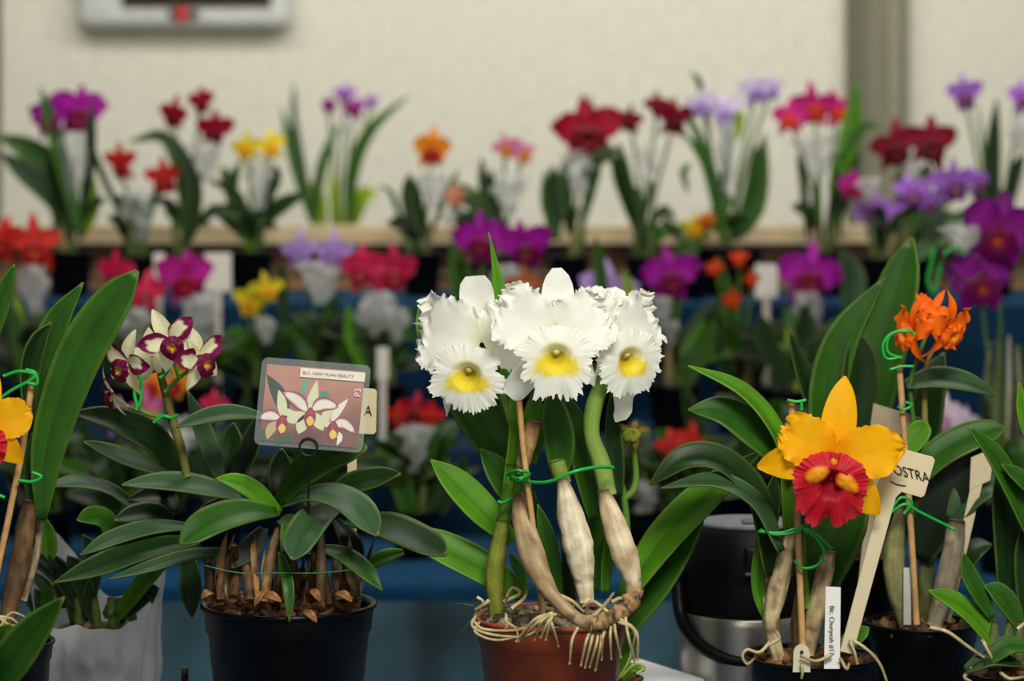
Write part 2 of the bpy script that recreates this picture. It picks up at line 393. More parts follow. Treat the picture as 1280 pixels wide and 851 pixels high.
TIER = {'A': (4.80, H-0.1875), 'B': (4.30, H-0.406), 'C': (3.80, H-0.552)}
BLACK = rgb(8, 8, 9)
def bp(label, x, tier, fl=(), lv=(), wr=(), pt=(27, 52), auto=(4, 90), d=None, potcol=BLACK, bulbs=3, stems=True, hi=False, aut_t='ddkkm', name='potted_orchid', z=None, lvn=None):
    td, tz = TIER[tier] if tier in TIER else (d, z)
    d = d or td; k = K(d)
    base = Vector(((x-640)*k, CAMY+d, tz))
    t = thing(name, label, 'potted orchid', base)
    h = pt[1]*k; rt = pt[0]*k
    pot(t, base, rt, rt*.74, h, potcol, 32)
    mixdisc(t, base+Vector((0, 0, h*.86)), rt*.9, rgb(52, 34, 22), rgb(110, 82, 52), 0, x)
    ty = HZ+(H-(tz+h*.86))/k                                       # row of the soil surface
    rg = random.Random(int(x*10)+len(label))
    for i in range(bulbs):
        bx = x+rg.uniform(-.5, .5)*pt[0]; dd = rg.uniform(-2, 2)
        tx = bx+rg.uniform(-12, 12); hh = rg.uniform(35, 60)*4.3/d
        c1 = rg.choice([rgb(90, 104, 50), rgb(140, 122, 80), rgb(74, 96, 40)])
        stemtube(t, 'pseudobulb', [(bx, ty+2, dd), ((bx+tx)/2, ty-hh*.5, dd), (tx, ty-hh, dd)], [2, 5, 4.5, 2.5], c1, d, 'bulb', 7)
    for i in range(int(auto[0]*(1.2 if tier == 'A' else 3))):
        a = rg.uniform(-80, 80); L = auto[1]*rg.uniform(.55, 1.1); bx = x+rg.uniform(-.4, .4)*pt[0]
        ar = math.radians(a); sy = ty-rg.uniform(15, 45)
        p = [(bx, sy, 0), (bx+math.sin(ar)*L*.45, sy-math.cos(ar)*L*.5-6, rg.uniform(-3, 3)), (bx+math.sin(ar)*L, sy-math.cos(ar)*L*.8, rg.uniform(-6, 6))]
        leaf(t, p, rg.uniform(9, 15)*4.3/d, rg.choice(aut_t), d, (rg.uniform(-.4, .4), -0.8, 0.5), n=12, m=7, solid=0)
    for q in lv:
        pth, hw, tone = q[0], q[1], q[2]
        dd = rg.uniform(-3, 3)
        leaf(t, [(p[0], p[1], (p[2] if len(p) > 2 else 0)+dd) for p in pth], hw, tone, d, q[3] if len(q) > 3 else (rg.uniform(-.2, .2), -.9, .4), n=14, m=7, solid=0, prof=q[4] if len(q) > 4 else LEAFP)
    if stems:
        for f in fl:
            sx = f[5] if len(f) > 5 else x+rg.uniform(-5, 5)
            stemtube(t, 'flower_stem', [(sx, ty, 1), ((sx*.6+f[0]*.4), ty*.5+f[1]*.5, 1.5), (f[0], f[1]+f[2]*.3, 2), (f[0], f[1], 1)], [3, 2.4, 1.8, 1.6], rgb(86, 120, 50), d, 'leaf', 6)
    for f in fl:
        bloom(t, f[0], f[1], d+rg.uniform(-.03, .03), f[2], f[3], f[4] if len(f) > 4 else None, hi=hi)
    for w in wr: tissue(t, w[0], w[1], w[2], w[3], d-.02)
    return t

# ================================================================== the room
def struct(name, mb, mat, smooth=False):
    o = mk(name, mb, mat, None, smooth=smooth); o['kind'] = 'structure'; return o
WD = 7.0
mb = MB(); box(mb, (0, CAMY+WD+.05, 1.5), (7, .1, 3.0), rgb(214, 212, 194)); struct('wall_back', mb, 'matte')
mb = MB(); box(mb, (0, 1.2, -.05), (7, 7.3, .1), rgb(120, 116, 106)); struct('floor', mb, 'matte')
wk = K(WD)
mb = MB()
xa, xb = (1056-640)*wk, (1132-640)*wk; cx = (xa+xb)/2
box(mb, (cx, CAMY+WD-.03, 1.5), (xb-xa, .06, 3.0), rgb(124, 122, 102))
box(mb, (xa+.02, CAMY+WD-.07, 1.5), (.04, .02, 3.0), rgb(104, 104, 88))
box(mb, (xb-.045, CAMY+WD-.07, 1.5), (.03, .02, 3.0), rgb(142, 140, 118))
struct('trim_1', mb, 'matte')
mb = MB(); box(mb, ((-6-640)*wk, CAMY+WD-.02, 1.5), (.035, .04, 3.0), rgb(90, 92, 70)); struct('trim_2', mb, 'matte')

# wall heater
hc = Vector(((235-640)*wk, CAMY+WD, H-(-62-HZ)*wk))
t = thing('wall_heater', 'white rounded wall heater with dark grille high on the cream wall', 'heater', hc)
mb = MB(); box(mb, hc+Vector((0, -.045, 0)), (268*wk, .09, 200*wk), rgb(206, 208, 200)); mk('body', mb, 'plastic', t, bevel=.035)
mb = MB()
gz0 = H-(12-HZ)*wk
box(mb, (hc.x+16*wk, hc.y-.093, gz0+.18), (184*wk, .006, .36), rgb(30, 24, 16))
for i in range(16): box(mb, (hc.x+16*wk, hc.y-.099, gz0+.012+.023*i), (182*wk, .008, .006), rgb(78, 66, 44))
mk('grille', mb, 'plastic', t, smooth=False)
bz = H-(21-HZ)*wk
mb = MB(); box(mb, (hc.x, hc.y-.093, bz), (38*wk, .006, 11*wk), rgb(52, 60, 62)); pn = mk('badge_plate', mb, 'plastic', t, bevel=.003)
mb = MB(); ellip(mb, (hc.x-2*wk, hc.y-.098, bz), (9*wk, .006, 9*wk), rgb(196, 48, 44)); mk('badge', mb, 'plastic', pn)

# tiers draped in blue cloth
BLUE = rgb(2, 40, 64)
def step(d0, d1, z, label, col, skirt=None):
    t = thing('display_step', label, 'display stand', (0, CAMY+(d0+d1)/2, 0))
    mb = MB(); rows = []; nx = 120; W = 3.0
    secs = [(d1-.014, z-.3, 0), (d1-.014, z, 0), ((d0+d1)/2, z, 0), (d0+.012, z, 0), (d0+.002, z-.004, .2), (d0, z-.015, .5), (d0, z-.10, 1), (d0, z-.25, 1), (d0, .01, 1)]
    for (dd, zz, wv) in secs:
        row = []
        for i in range(nx+1):
            x = -W/2+W*i/nx
            y = CAMY+dd+wv*(.006*math.sin(x*19+2*nz(x*2, 3))+.004*nz(x*8, zz*2))
            row.append(mb.add((x, y, zz), mix(col, tuple(c*1.25 for c in col), .5+nz(x*2, zz*3, dd)), (i/nx, zz)))
        rows.append(row)
    grid(mb, rows); mk('cloth_cover', mb, 'cloth', t)
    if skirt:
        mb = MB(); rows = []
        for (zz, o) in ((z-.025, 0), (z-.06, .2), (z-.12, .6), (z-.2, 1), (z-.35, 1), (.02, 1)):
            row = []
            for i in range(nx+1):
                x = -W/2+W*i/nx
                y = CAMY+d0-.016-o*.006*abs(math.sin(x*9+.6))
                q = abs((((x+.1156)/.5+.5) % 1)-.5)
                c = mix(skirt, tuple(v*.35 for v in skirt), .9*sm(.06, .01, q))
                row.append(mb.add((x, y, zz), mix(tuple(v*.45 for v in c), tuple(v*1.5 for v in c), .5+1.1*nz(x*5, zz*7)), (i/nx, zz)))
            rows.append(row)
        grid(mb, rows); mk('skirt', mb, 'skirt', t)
step(4.55, 5.95, H-.1875, 'top blue cloth step carrying the rearmost row of pots', BLUE)
step(4.05, 4.55, H-.406, 'middle blue cloth step between the rear row and lowest step', rgb(1, 33, 54))
step(3.55, 4.05, H-.552, 'lowest blue cloth step with pale blue plastic skirt below its edge', rgb(2, 48, 76), rgb(50, 84, 98))
# timber bench behind the rear row
t = thing('timber_bench', 'long pale timber ledge with brown front board behind the rear pots', 'bench', (0, CAMY+5.27, H-.1875))
def plank(c, s, col):
    mb = MB(); n = 60; rows = []
    for i in range(n+1):
        x = c[0]-s[0]/2+s[0]*i/n
        cc = mix(col, tuple(v*.62 for v in col), .5+.9*nz(x*3, c[2]*9))
        row = [mb.add((x, c[1]+sy*s[1]/2, c[2]+sz*s[2]/2), cc, (.3*sz+.1*sy, x)) for sy, sz in ((-1, -1), (1, -1), (1, 1), (-1, 1))]
        rows.append(row)
    grid(mb, rows, True); mb.f.append(tuple(rows[0])); mb.f.append(tuple(reversed(rows[-1]))); return mb
mk('ledge', plank((0, CAMY+5.27, H-.072), (2.9, .26, .034), rgb(232, 206, 158)), 'wood', t, smooth=False)
mk('front_board', plank((0, CAMY+5.18, H-.122), (2.86, .02, .062), rgb(112, 74, 42)), 'wood', t, smooth=False)
mk('front_board', plank((0, CAMY+5.19, H-.171), (2.86, .02, .032), rgb(176, 132, 84)), 'wood', t, smooth=False)
for sx in (-1.35, -.45, .45, 1.35):
    mk('leg', plank((sx, CAMY+5.30, H-.138), (.04, .1, .098), rgb(110, 76, 44)), 'wood', t, smooth=False)
# front table (just under the frame)
TZ = H-.54
t = thing('display_table', 'table carrying the front row of orchid pots', 'table', (0, CAMY+2.3, 0))
mb = MB(); box(mb, (0, CAMY+2.32, TZ-.015), (2.2, .86, .03), rgb(70, 90, 110)); mk('table_top', mb, 'plastic', t, bevel=.004)
for sx in (-1.02, 1.02):
    for sy in (1.96, 2.68):
        mb = MB(); tube(mb, [(sx, CAMY+sy, 0), (sx, CAMY+sy, TZ-.03)], .018, 12, colf=lambda s, a: rgb(60, 62, 66)); mk('leg', mb, 'plastic', t)

# ================================================================== rear rows
exec_later = []
# ---- row A
bp('purple two-bloom orchid leftmost in the rear row, broad leaf arching left', 88, 'A',
   [(64, 148, 30, 'purple', -20), (98, 138, 36, 'purple', 10)],
   [([(95, 290), (75, 225), (40, 190), (-6, 168)], 20, 'm'), ([(90, 290), (70, 250), (30, 215), (0, 190)], 16, 'd'), ([(100, 290), (72, 180), (50, 108)], 11, 'm'), ([(100, 300), (112, 200), (116, 120)], 9, 'd'), ([(80, 300), (66, 230), (60, 190)], 12, 'd'), ([(100, 300), (118, 260), (110, 200)], 7, 'l')],
   [(92, 165, 250, 16)], (30, 56), (2, 70))
bp('low red-orange orchid with two blooms over white tissue in the rear row', 172, 'A',
   [(152, 203, 25, 'coral', -20), (204, 222, 26, 'coral', 15)],
   [([(175, 300), (160, 260), (132, 240)], 8, 'd'), ([(172, 290), (190, 250), (200, 235)], 6, 'm'), ([(160, 290), (120, 200), (116, 180)], 5, 'd')], [(175, 236, 300, 17)], (26, 50), (2, 60))
bp('tall dark red orchid, three small blooms on one spike', 234, 'A',
   [(217, 143, 22, 'crimson', -20), (252, 126, 19, 'crimson', 0), (268, 161, 25, 'crimson', 12)],
   [([(232, 300), (228, 220), (205, 172), (160, 178)], 11, 'm'), ([(236, 300), (240, 230), (215, 180), (180, 168)], 11, 'd'), ([(238, 300), (242, 240), (232, 190)], 12, 'd'), ([(240, 290), (270, 262), (300, 275)], 8, 'd')], [(258, 175, 225, 18)], (26, 50), (2, 70))
bp('bright yellow orchid with dark spreading leaves in the rear row', 314, 'A',
   [(308, 183, 22, 'yellow', -20), (338, 181, 22, 'yellow', 15)],
   [([(318, 290), (345, 262), (384, 240)], 13, 'd'), ([(312, 290), (342, 230), (346, 205)], 9, 'd'), ([(308, 290), (290, 240), (300, 200)], 9, 'd'), ([(310, 300), (280, 270), (262, 262)], 9, 'd'), ([(318, 320), (312, 300), (310, 280)], 9, 'b'), ([(300, 300), (282, 220), (284, 215)], 7, 'm')],
   [(325, 196, 262, 15)], (30, 56), (3, 80))
bp('purple orchid of small blooms behind the timber ledge, tall strap leaves', 425, '', [(411, 132, 13, 'purple', -30), (431, 118, 14, 'violet', 0), (443, 136, 15, 'purple', 0), (464, 126, 11, 'violet', 25)],
   [([(394, 285), (372, 210), (352, 134)], 10, 'm'), ([(392, 275), (370, 160), (367, 102)], 5, 'g'), ([(392, 280), (402, 210), (424, 152)], 8, 'm'), ([(438, 280), (440, 220), (462, 165), (512, 118)], 10, 'm'), ([(405, 290), (398, 250), (388, 225)], 10, 'l'), ([(418, 290), (417, 240), (415, 210)], 7, 'l'), ([(436, 290), (450, 250), (472, 240)], 14, 'l'), ([(432, 285), (436, 260), (436, 230)], 8, 'l')],
   [(437, 150, 168, 9)], (24, 46), (0, 60), d=5.6, z=H-.1875)
bp('orange cup-shaped bloom with red throat above white tissue', 527, 'A', [(540, 186, 26, 'orange', 0)],
   [([(522, 300), (512, 250), (512, 215)], 12, 'd'), ([(530, 300), (522, 260), (520, 225)], 10, 'd'), ([(535, 300), (560, 240), (575, 210)], 5, 'm'), ([(520, 300), (500, 270), (488, 240), (470, 232)], 4, 'm')], [(541, 212, 262, 17)], (27, 54), (2, 60))
bp('pale pink and orange small-bloomed orchid in the rear row', 628, 'A', [(632, 184, 18, 'pinko', -10), (654, 190, 18, 'pinko', 12)],
   [([(622, 290), (606, 240), (602, 195)], 8, 'd'), ([(626, 290), (612, 240), (616, 212)], 10, 'd'), ([(618, 300), (596, 250), (562, 228)], 10, 'm'), ([(630, 300), (598, 262), (570, 240)], 9, 'd')], [(636, 216, 268, 19)], (26, 50), (2, 60))
bp('large crimson bloom with green leaf tip rising behind it', 712, 'A', [(733, 162, 46, 'crimson', 0)],
   [([(692, 300), (692, 250), (690, 206)], 15, 'd'), ([(712, 290), (706, 230), (712, 190)], 11, 'm'), ([(725, 290), (745, 200), (738, 118)], 9, 'm'), ([(728, 220), (752, 196), (776, 186)], 11, 'd'), ([(700, 300), (682, 260), (680, 210)], 6, 'm')], [(722, 188, 246, 17)], (27, 50), (1, 60))
bp('thin red starry orchid drooping over slim leaves in the rear row', 806, 'A', [(788, 150, 19, 'darkred', -30), (822, 132, 18, 'darkred', -10), (842, 148, 26, 'darkred', 20)],
   [([(800, 300), (776, 230), (764, 186)], 9, 'd'), ([(806, 300), (782, 215), (772, 176)], 7, 'd'), ([(806, 300), (828, 262), (846, 278)], 6, 'd'), ([(800, 300), (796, 250), (790, 230)], 9, 'm'), ([(795, 310), (812, 240), (815, 225)], 5, 'd')], [(812, 180, 226, 9)], (26, 50), (2, 60))
bp('white and lilac orchid in a wide black pot, broad upright leaf on its right', 910, 'A', [(878, 130, 22, 'lilac', -20), (906, 140, 24, 'lilac', -5), (944, 112, 22, 'lilac', 5), (962, 110, 20, 'lilac', 20)],
   [([(902, 300), (884, 210), (852, 162)], 8, 'm'), ([(904, 300), (896, 230), (868, 160), (846, 140)], 6, 'm'), ([(925, 295), (944, 250), (956, 166)], 16, 'm'), ([(918, 300), (940, 250), (945, 180)], 14, 'd'), ([(890, 200), (876, 110), (862, 90)], 5, 'g'), ([(900, 300), (908, 200), (910, 150)], 7, 'd'), ([(860, 240), (854, 215), (866, 204)], 5, 'm'), ([(922, 175), (924, 150), (923, 136)], 7, 'l')], [(908, 152, 240, 10)], (46, 62), (2, 60), potcol=rgb(9, 9, 10))
bp('magenta orchid with orange lips and bright green leaf beside the grey wall trim', 1030, 'A', [(988, 146, 24, 'magor', -20), (1018, 132, 29, 'magor', 0), (1046, 136, 24, 'magor', 15)],
   [([(1040, 240), (1060, 180), (1072, 102)], 15, 'b'), ([(1036, 290), (1058, 220), (1066, 140)], 16, 'd'), ([(1010, 300), (1004, 230), (996, 190)], 6, 'd'), ([(1022, 300), (1018, 260), (1022, 215)], 5, 'm'), ([(1050, 300), (1048, 240), (1042, 200)], 5, 'd'), ([(1050, 200), (1080, 160), (1100, 162)], 8, 'm')], [(1022, 168, 224, 20)], (30, 56), (1, 60))
bp('pair of dark crimson star blooms right of the grey wall trim', 1140, 'A', [(1120, 182, 34, 'darkred', -8), (1163, 178, 36, 'darkred', 8)],
   [([(1140, 280), (1150, 230), (1164, 205)], 14, 'd'), ([(1130, 290), (1126, 240), (1118, 215)], 9, 'd'), ([(1150, 290), (1180, 240), (1186, 212)], 12, 'd')], [(1142, 200, 240, 8)], (28, 54), (3, 70))
bp('pale violet single bloom left of an upright leaf at rear right', 1242, 'A', [(1206, 118, 24, 'violet', -10), (1278, 122, 22, 'violet', 0)],
   [([(1244, 290), (1240, 210), (1246, 122)], 12, 'd'), ([(1236, 290), (1230, 200), (1222, 128)], 3, 'm'), ([(1256, 280), (1268, 220), (1280, 190)], 10, 'd'), ([(1246, 300), (1225, 250), (1210, 235)], 9, 'd')], [(1276, 150, 190, 14)], (28, 54), (3, 70))
bp('small peach bloom low beside white tissue in the rear row', 580, 'A', [(570, 246, 16, 'peach', 0)], [([(580, 300), (592, 270), (606, 262)], 7, 'd')], [(562, 262, 282, 11)], (20, 44), (1, 50))
bp('small yellow bloom low above the timber ledge', 866, 'A', [(868, 284, 17, 'yellow', -10), (882, 276, 14, 'orange', 10)], [([(866, 310), (840, 290), (826, 262)], 6, 'd')], [], (20, 40), (1, 50), d=4.62)
# ---- row B
bp('coral red star blooms at left edge of the middle row', 40, 'B', [(2, 300, 34, 'coral', -10), (44, 306, 36, 'coral', 10)],
   [([(30, 480), (22, 420), (16, 380)], 10, 'm'), ([(40, 480), (60, 420), (92, 390)], 14, 'd'), ([(30, 490), (10, 430), (-8, 400)], 14, 'd'), ([(20, 470), (24, 400), (18, 360)], 7, 'l')], [(42, 330, 392, 20)], (32, 60), (4, 100))
bp('deep red blooms half behind the broad front leaf in the middle row', 162, 'B', [(146, 340, 26, 'rose', -15), (182, 366, 28, 'rose', 10)],
   [([(160, 480), (140, 430), (136, 400)], 12, 'd'), ([(165, 480), (190, 440), (196, 400)], 12, 'm')], [(166, 384, 440, 20)], (32, 60), (4, 90))
bp('vivid magenta bloom on a tissue-wrapped stem in front of a white tag', 246, 'B', [(232, 346, 36, 'magenta', 5)],
   [([(246, 480), (222, 440), (210, 400)], 11, 'd'), ([(250, 480), (275, 440), (296, 420)], 11, 'd')], [(250, 366, 440, 23)], (32, 60), (3, 90))
bp('soft yellow double bloom on a short plant in the middle row', 318, 'B', [(312, 376, 24, 'yellow', -10), (334, 360, 22, 'yellow', 10)],
   [([(320, 480), (300, 420), (280, 440), (262, 455)], 14, 'm'), ([(325, 490), (345, 440), (372, 400)], 16, 'm'), ([(310, 480), (318, 430), (330, 400)], 10, 'd')], [(332, 396, 430, 12)], (30, 60), (3, 90))
bp('lavender bloom over a big white tissue bundle in the middle row', 408, 'B', [(374, 312, 25, 'lavender', -20), (416, 312, 26, 'lavender', 15)],
   [([(405, 490), (380, 440), (368, 395)], 14, 'm'), ([(410, 490), (420, 440), (424, 400)], 13, 'm'), ([(400, 490), (392, 430), (396, 400)], 10, 'd'), ([(356, 420), (352, 350), (350, 330)], 9, 'd')], [(400, 326, 380, 24)], (32, 60), (3, 100))
bp('rose red ruffled blooms beside the lavender one in the middle row', 478, 'B', [(452, 334, 31, 'rose', -15), (492, 338, 32, 'rose', 15)],
   [([(470, 480), (445, 430), (434, 380)], 13, 'b'), ([(480, 480), (500, 430), (520, 380)], 9, 'm'), ([(470, 480), (462, 430), (440, 400)], 12, 'd')], [(470, 364, 432, 20), (496, 384, 430, 15)], (32, 60), (4, 90))
bp('two deep magenta blooms directly behind the white blooms', 618, 'B', [(602, 298, 36, 'purple', -8), (656, 306, 36, 'purple', 8)],
   [([(590, 480), (575, 380), (562, 300)], 10, 'm'), ([(600, 480), (596, 380), (580, 320)], 9, 'm'), ([(650, 480), (690, 400), (702, 340)], 14, 'd'), ([(640, 480), (650, 400), (664, 340)], 12, 'd')], [(630, 330, 380, 14)], (34, 60), (3, 90))
bp('brownish orange bloom peeping between the white blooms', 668, 'B', [(655, 356, 24, 'brownor', 0)], [([(668, 480), (680, 400), (700, 350)], 9, 'd')], [], (26, 54), (2, 80), d=4.22)
bp('pale lavender bloom just above the rightmost white bloom', 764, 'B', [(760, 366, 40, 'lavender', 0)],
   [([(764, 480), (752, 350), (744, 292)], 9, 'm'), ([(766, 480), (786, 380), (780, 335)], 9, 'l'), ([(770, 480), (800, 420), (815, 360)], 12, 'd')], [], (32, 60), (3, 90))
bp('magenta bloom with dark red lip over a twisted white tissue', 842, 'B', [(838, 342, 38, 'purple', 5)],
   [([(850, 490), (870, 420), (904, 370)], 17, 'd'), ([(840, 490), (852, 450), (884, 392)], 8, 'b'), ([(845, 500), (880, 430), (892, 400)], 14, 'm'), ([(830, 480), (850, 330), (858, 296)], 10, 'm')], [(828, 370, 410, 12), (838, 400, 432, 11)], (34, 60), (2, 90))
bp('tiny orange blooms on a slim upright stem right of the tilted leaf', 924, 'B', [(915, 374, 14, 'tinyor', 0), (893, 334, 13, 'tinyor', 0), (924, 322, 13, 'tinyor', 0), (940, 348, 12, 'tinyor', 0)],
   [([(920, 490), (912, 400), (900, 320)], 12, 'm'), ([(930, 500), (950, 440), (968, 400)], 16, 'd'), ([(925, 500), (905, 450), (896, 410)], 12, 'd')], [], (34, 60), (3, 90))
bp('magenta bloom over white tissue left of the broad right-hand leaves', 1012, 'B', [(1012, 342, 42, 'purple', 0)],
   [([(1010, 490), (1030, 430), (1060, 390)], 14, 'm'), ([(1008, 490), (985, 440), (972, 400)], 13, 'd'), ([(1060, 400), (1066, 350), (1050, 310)], 18, 'g')], [(1010, 364, 430, 17)], (34, 60), (3, 90))
bp('cluster of violet blooms in a dark pot below the crimson pair', 1100, 'A', [(1096, 268, 30, 'violet', -15), (1066, 232, 20, 'magenta', -20), (1140, 240, 24, 'violet', 0), (1162, 252, 18, 'violet', 10), (1192, 228, 30, 'violet', 10), (1222, 226, 18, 'violet', 20)],
   [([(1130, 330), (1180, 290), (1206, 262)], 14, 'm'), ([(1110, 320), (1120, 280), (1128, 262)], 10, 'd'), ([(1150, 320), (1170, 280), (1190, 262)], 12, 'd')], [(1200, 278, 316, 22), (1086, 222, 246, 13)], (30, 52), (3, 60), d=4.66)
# ---- row C
bp('red blooms over ragged white tissue left of the terracotta pot', 520, 'C', [(498, 520, 20, 'coral', -20), (520, 512, 24, 'crimson', 0), (540, 518, 18, 'coral', 15)],
   [([(520, 660), (545, 600), (560, 540)], 13, 'b'), ([(515, 660), (500, 600), (470, 560)], 15, 'm'), ([(530, 660), (570, 600), (580, 570)], 14, 'd'), ([(530, 650), (540, 620), (566, 580)], 13, 'd')], [(518, 530, 590, 22)], (34, 60), (5, 110))
bp('yellow-orange blooms half hidden behind the cream and maroon orchid', 200, 'C', [(190, 480, 24, 'orange', -10), (216, 474, 28, 'orange', 10)],
   [([(200, 660), (170, 600), (150, 560)], 14, 'd'), ([(205, 660), (230, 600), (262, 560)], 14, 'd')], [], (34, 60), (5, 110))
bp('pink violet blooms low behind the cream and maroon orchid', 150, 'C', [(150, 522, 24, 'violet', -10), (182, 512, 26, 'pinko', 10)],
   [([(150, 660), (120, 600), (90, 560)], 15, 'd'), ([(155, 660), (175, 610), (190, 570)], 14, 'm')], [(215, 540, 580, 22)], (34, 60), (5, 110), d=3.7)
bp('small rose bloom behind the upper left of the photo card', 275, 'C', [(268, 508, 20, 'rose', 0)], [([(280, 650), (300, 560), (310, 480)], 14, 'd'), ([(270, 650), (250, 560), (240, 520)], 14, 'd'), ([(284, 640), (285, 560), (290, 530)], 18, 'g')], [(238, 520, 560, 20)], (34, 60), (5, 110))
bp('orange red blooms low between the white orchid and steel flask', 852, 'C', [(838, 556, 22, 'coral', -15), (866, 552, 24, 'coral', 10), (905, 590, 14, 'tinyor', 0)],
   [([(850, 660), (820, 600), (800, 570)], 13, 'd'), ([(850, 660), (880, 600), (900, 560)], 13, 'd')], [], (34, 60), (4, 100))
bp('deep rose bloom partly behind the green-brown star bloom', 800, 'C', [(792, 578, 30, 'rose', 0)], [([(800, 660), (770, 600), (760, 560)], 12, 'd')], [(806, 600, 650, 16)], (34, 60), (3, 100))
bp('white and pink blooms low behind the orange-flowered orchid', 1192, 'C', [(1180, 520, 28, 'whitepk', -10), (1206, 530, 22, 'whitepk', 12)], [([(1190, 650), (1220, 580), (1250, 520)], 16, 'd'), ([(1190, 650), (1160, 590), (1150, 540)], 16, 'd')], [], (34, 60), (5, 110))
bp('dark leafy orchid without blooms in a black pot behind the steel flask', 945, 'C', [], [([(925, 640), (880, 560), (850, 470)], 15, 'd'), ([(940, 640), (930, 560), (930, 470)], 15, 'd')], [], (50, 90), (5, 110), d=3.95)
bp('dark leafy orchid without blooms right of the tiny orange blooms', 985, 'B', [], [([(985, 480), (1010, 420), (1000, 380)], 15, 'd'), ([(985, 480), (960, 430), (950, 390)], 15, 'd'), ([(1000, 500), (990, 440), (984, 410)], 8, 'l')], [], (40, 62), (5, 100), d=4.2)
bp('dark leafy orchid without blooms at far left of the lowest step', 60, 'C', [(78, 506, 16, 'purple', 0)], [([(60, 650), (90, 580), (110, 520)], 16, 'd'), ([(50, 650), (20, 590), (10, 540)], 16, 'k'), ([(70, 660), (120, 620), (160, 600)], 14, 'd')], [], (36, 62), (5, 120))
bp('dark leafy orchid without blooms behind the photo card', 400, 'C', [(440, 560, 14, 'coral', 0)], [([(400, 650), (430, 580), (470, 520)], 16, 'd'), ([(400, 650), (370, 580), (350, 520)], 16, 'k'), ([(410, 660), (460, 600), (490, 570)], 14, 'm')], [], (36, 62), (5, 120))

# ---- tags among the rear rows
def bgtag(label, x0, y0, x1, y1, d, z, group=None):
    mb = MB(); a = P(x0, y0, d); b = P(x1, y1, d); c = (a+b)/2
    box(mb, c, (b.x-a.x, .0015, a.z-b.z), rgb(226, 220, 206))
    box(mb, ((a.x+b.x)/2, c.y+.001, (b.z+z)/2), (.012, .002, b.z-z), rgb(210, 202, 186))
    return tag(recentre(mk('plant_label', mb, 'card', smooth=False)), label, 'plant label')
bgtag('blank white plant label right of the vivid magenta bloom', 256, 316, 289, 364, 4.5, H-.406)
bgtag('blank white plant label left of the magenta bloom at right', 944, 330, 972, 372, 4.5, H-.406)
bgtag('small white plant label between dark red and magenta blooms', 192, 316, 206, 346, 4.5, H-.406)
bgtag('narrow white plant label below the rose red blooms', 471, 434, 486, 474, 4.15, H-.406)

# ================================================================== right-hand middle plants
# large purple orchid at the right edge, on the lowest step
t = bp('large dark purple blooms at right edge with bright green tie on the stem', 1254, 'C', [(1248, 286, 56, 'purple2', -8, 1254), (1226, 348, 50, 'purple2', -5, 1248)],
   [([(1250, 600), (1268, 520), (1280, 430)], 12, 'd'), ([(1255, 600), (1235, 540), (1228, 480)], 8, 'd')], [(1204, 282, 312, 22)], (38, 90), (3, 90), d=3.65, hi=True)
for dx, hw_, c_ in ((-20, 4.5, rgb(150, 150, 116)), (-7, 5, rgb(96, 104, 66)), (9, 4, rgb(168, 162, 136)), (22, 5, rgb(110, 112, 80))):
    stemtube(t, 'pseudobulb', [(1250+dx*.7, 600, dx*.2), (1252+dx, 500, -dx*.2), (1254+dx*.8, 410+abs(dx))], [hw_*.7, hw_, hw_*.5], c_, 3.65, 'bulb', 8)
def tie(parent, path, d, hw=2.0, col=rgb(20, 170, 60)):
    return stemtube(parent, 'green_tie', path, hw, col, d, 'tie', 6)
tie(t, [(1170, 306), (1164, 330), (1160, 352), (1168, 366), (1174, 340), (1180, 318), (1196, 310), (1206, 318)], 3.62, 2.4)
tie(t, [(1172, 306), (1184, 330), (1206, 352), (1230, 340)], 3.60, 2.2, rgb(60, 16, 50))

def plantroot(label, x, d, z=None, name='potted_orchid'):
    return thing(name, label, 'potted orchid', Vector(((x-640)*K(d), CAMY+d, TZ if z is None else z)))
def potat(t, x, rimy, d, hw, hwb, col, mix1=rgb(50, 33, 22), mix2=rgb(128, 92, 58), chips=60, hump=.008, fill=.88):
    z = H-(rimy-HZ)*K(d); h = z-TZ; base = Vector(((x-640)*K(d), CAMY+d, TZ))
    pot(t, base, hw*K(d), hwb*K(d), h, col)
    mixdisc(t, base+Vector((0, 0, h-.012)), hw*K(d)*.9, mix1, mix2, chips, x, hump)
CREAM = rgb(206, 190, 150)
def bulb(t, path, hw, d, c1, c2, spots=0.0, dark_top=True, seg=14):
    pts = [P(p[0], p[1], d+(p[2]/100 if len(p) > 2 else 0)) for p in path]; mb = MB(); sd = random.uniform(0, 40)
    brown = rgb(92, 58, 34)
    def cf(s, a):
        q = nz(s*7+sd, math.cos(a)*1.6, math.sin(a)*1.6); c = mix(c1, c2, .5+.9*q)
        if dark_top: c = mix(c, brown, .8*sm(.16+.08*q, 0, s))
        c = mix(c, brown, .75*sm(.03, 0, abs(s-.8+.05*q)))
        if spots and nz(s*30+sd, math.cos(a)*5, math.sin(a)*5) > .35: c = mix(c, brown, spots)
        return c
    tube(mb, pts, [h*K(d) for h in hw], seg, n=30, colf=cf, lump=.12)
    return mk('pseudobulb', mb, 'bulb', t)
def stake(t, path, d, hw=4, c=rgb(196, 152, 96)):
    return stemtube(t, 'bamboo_stake', path, hw, c, d, 'bamboo', 8, .05)
def roots(t, paths, d, hw=2.4, c1=rgb(206, 190, 140), c2=rgb(150, 130, 84)):
    for p in paths: stemtube(t, 'root', p, [hw, hw, hw*.9, hw*.7], c1, d, 'rootm', 6, .15, c2)

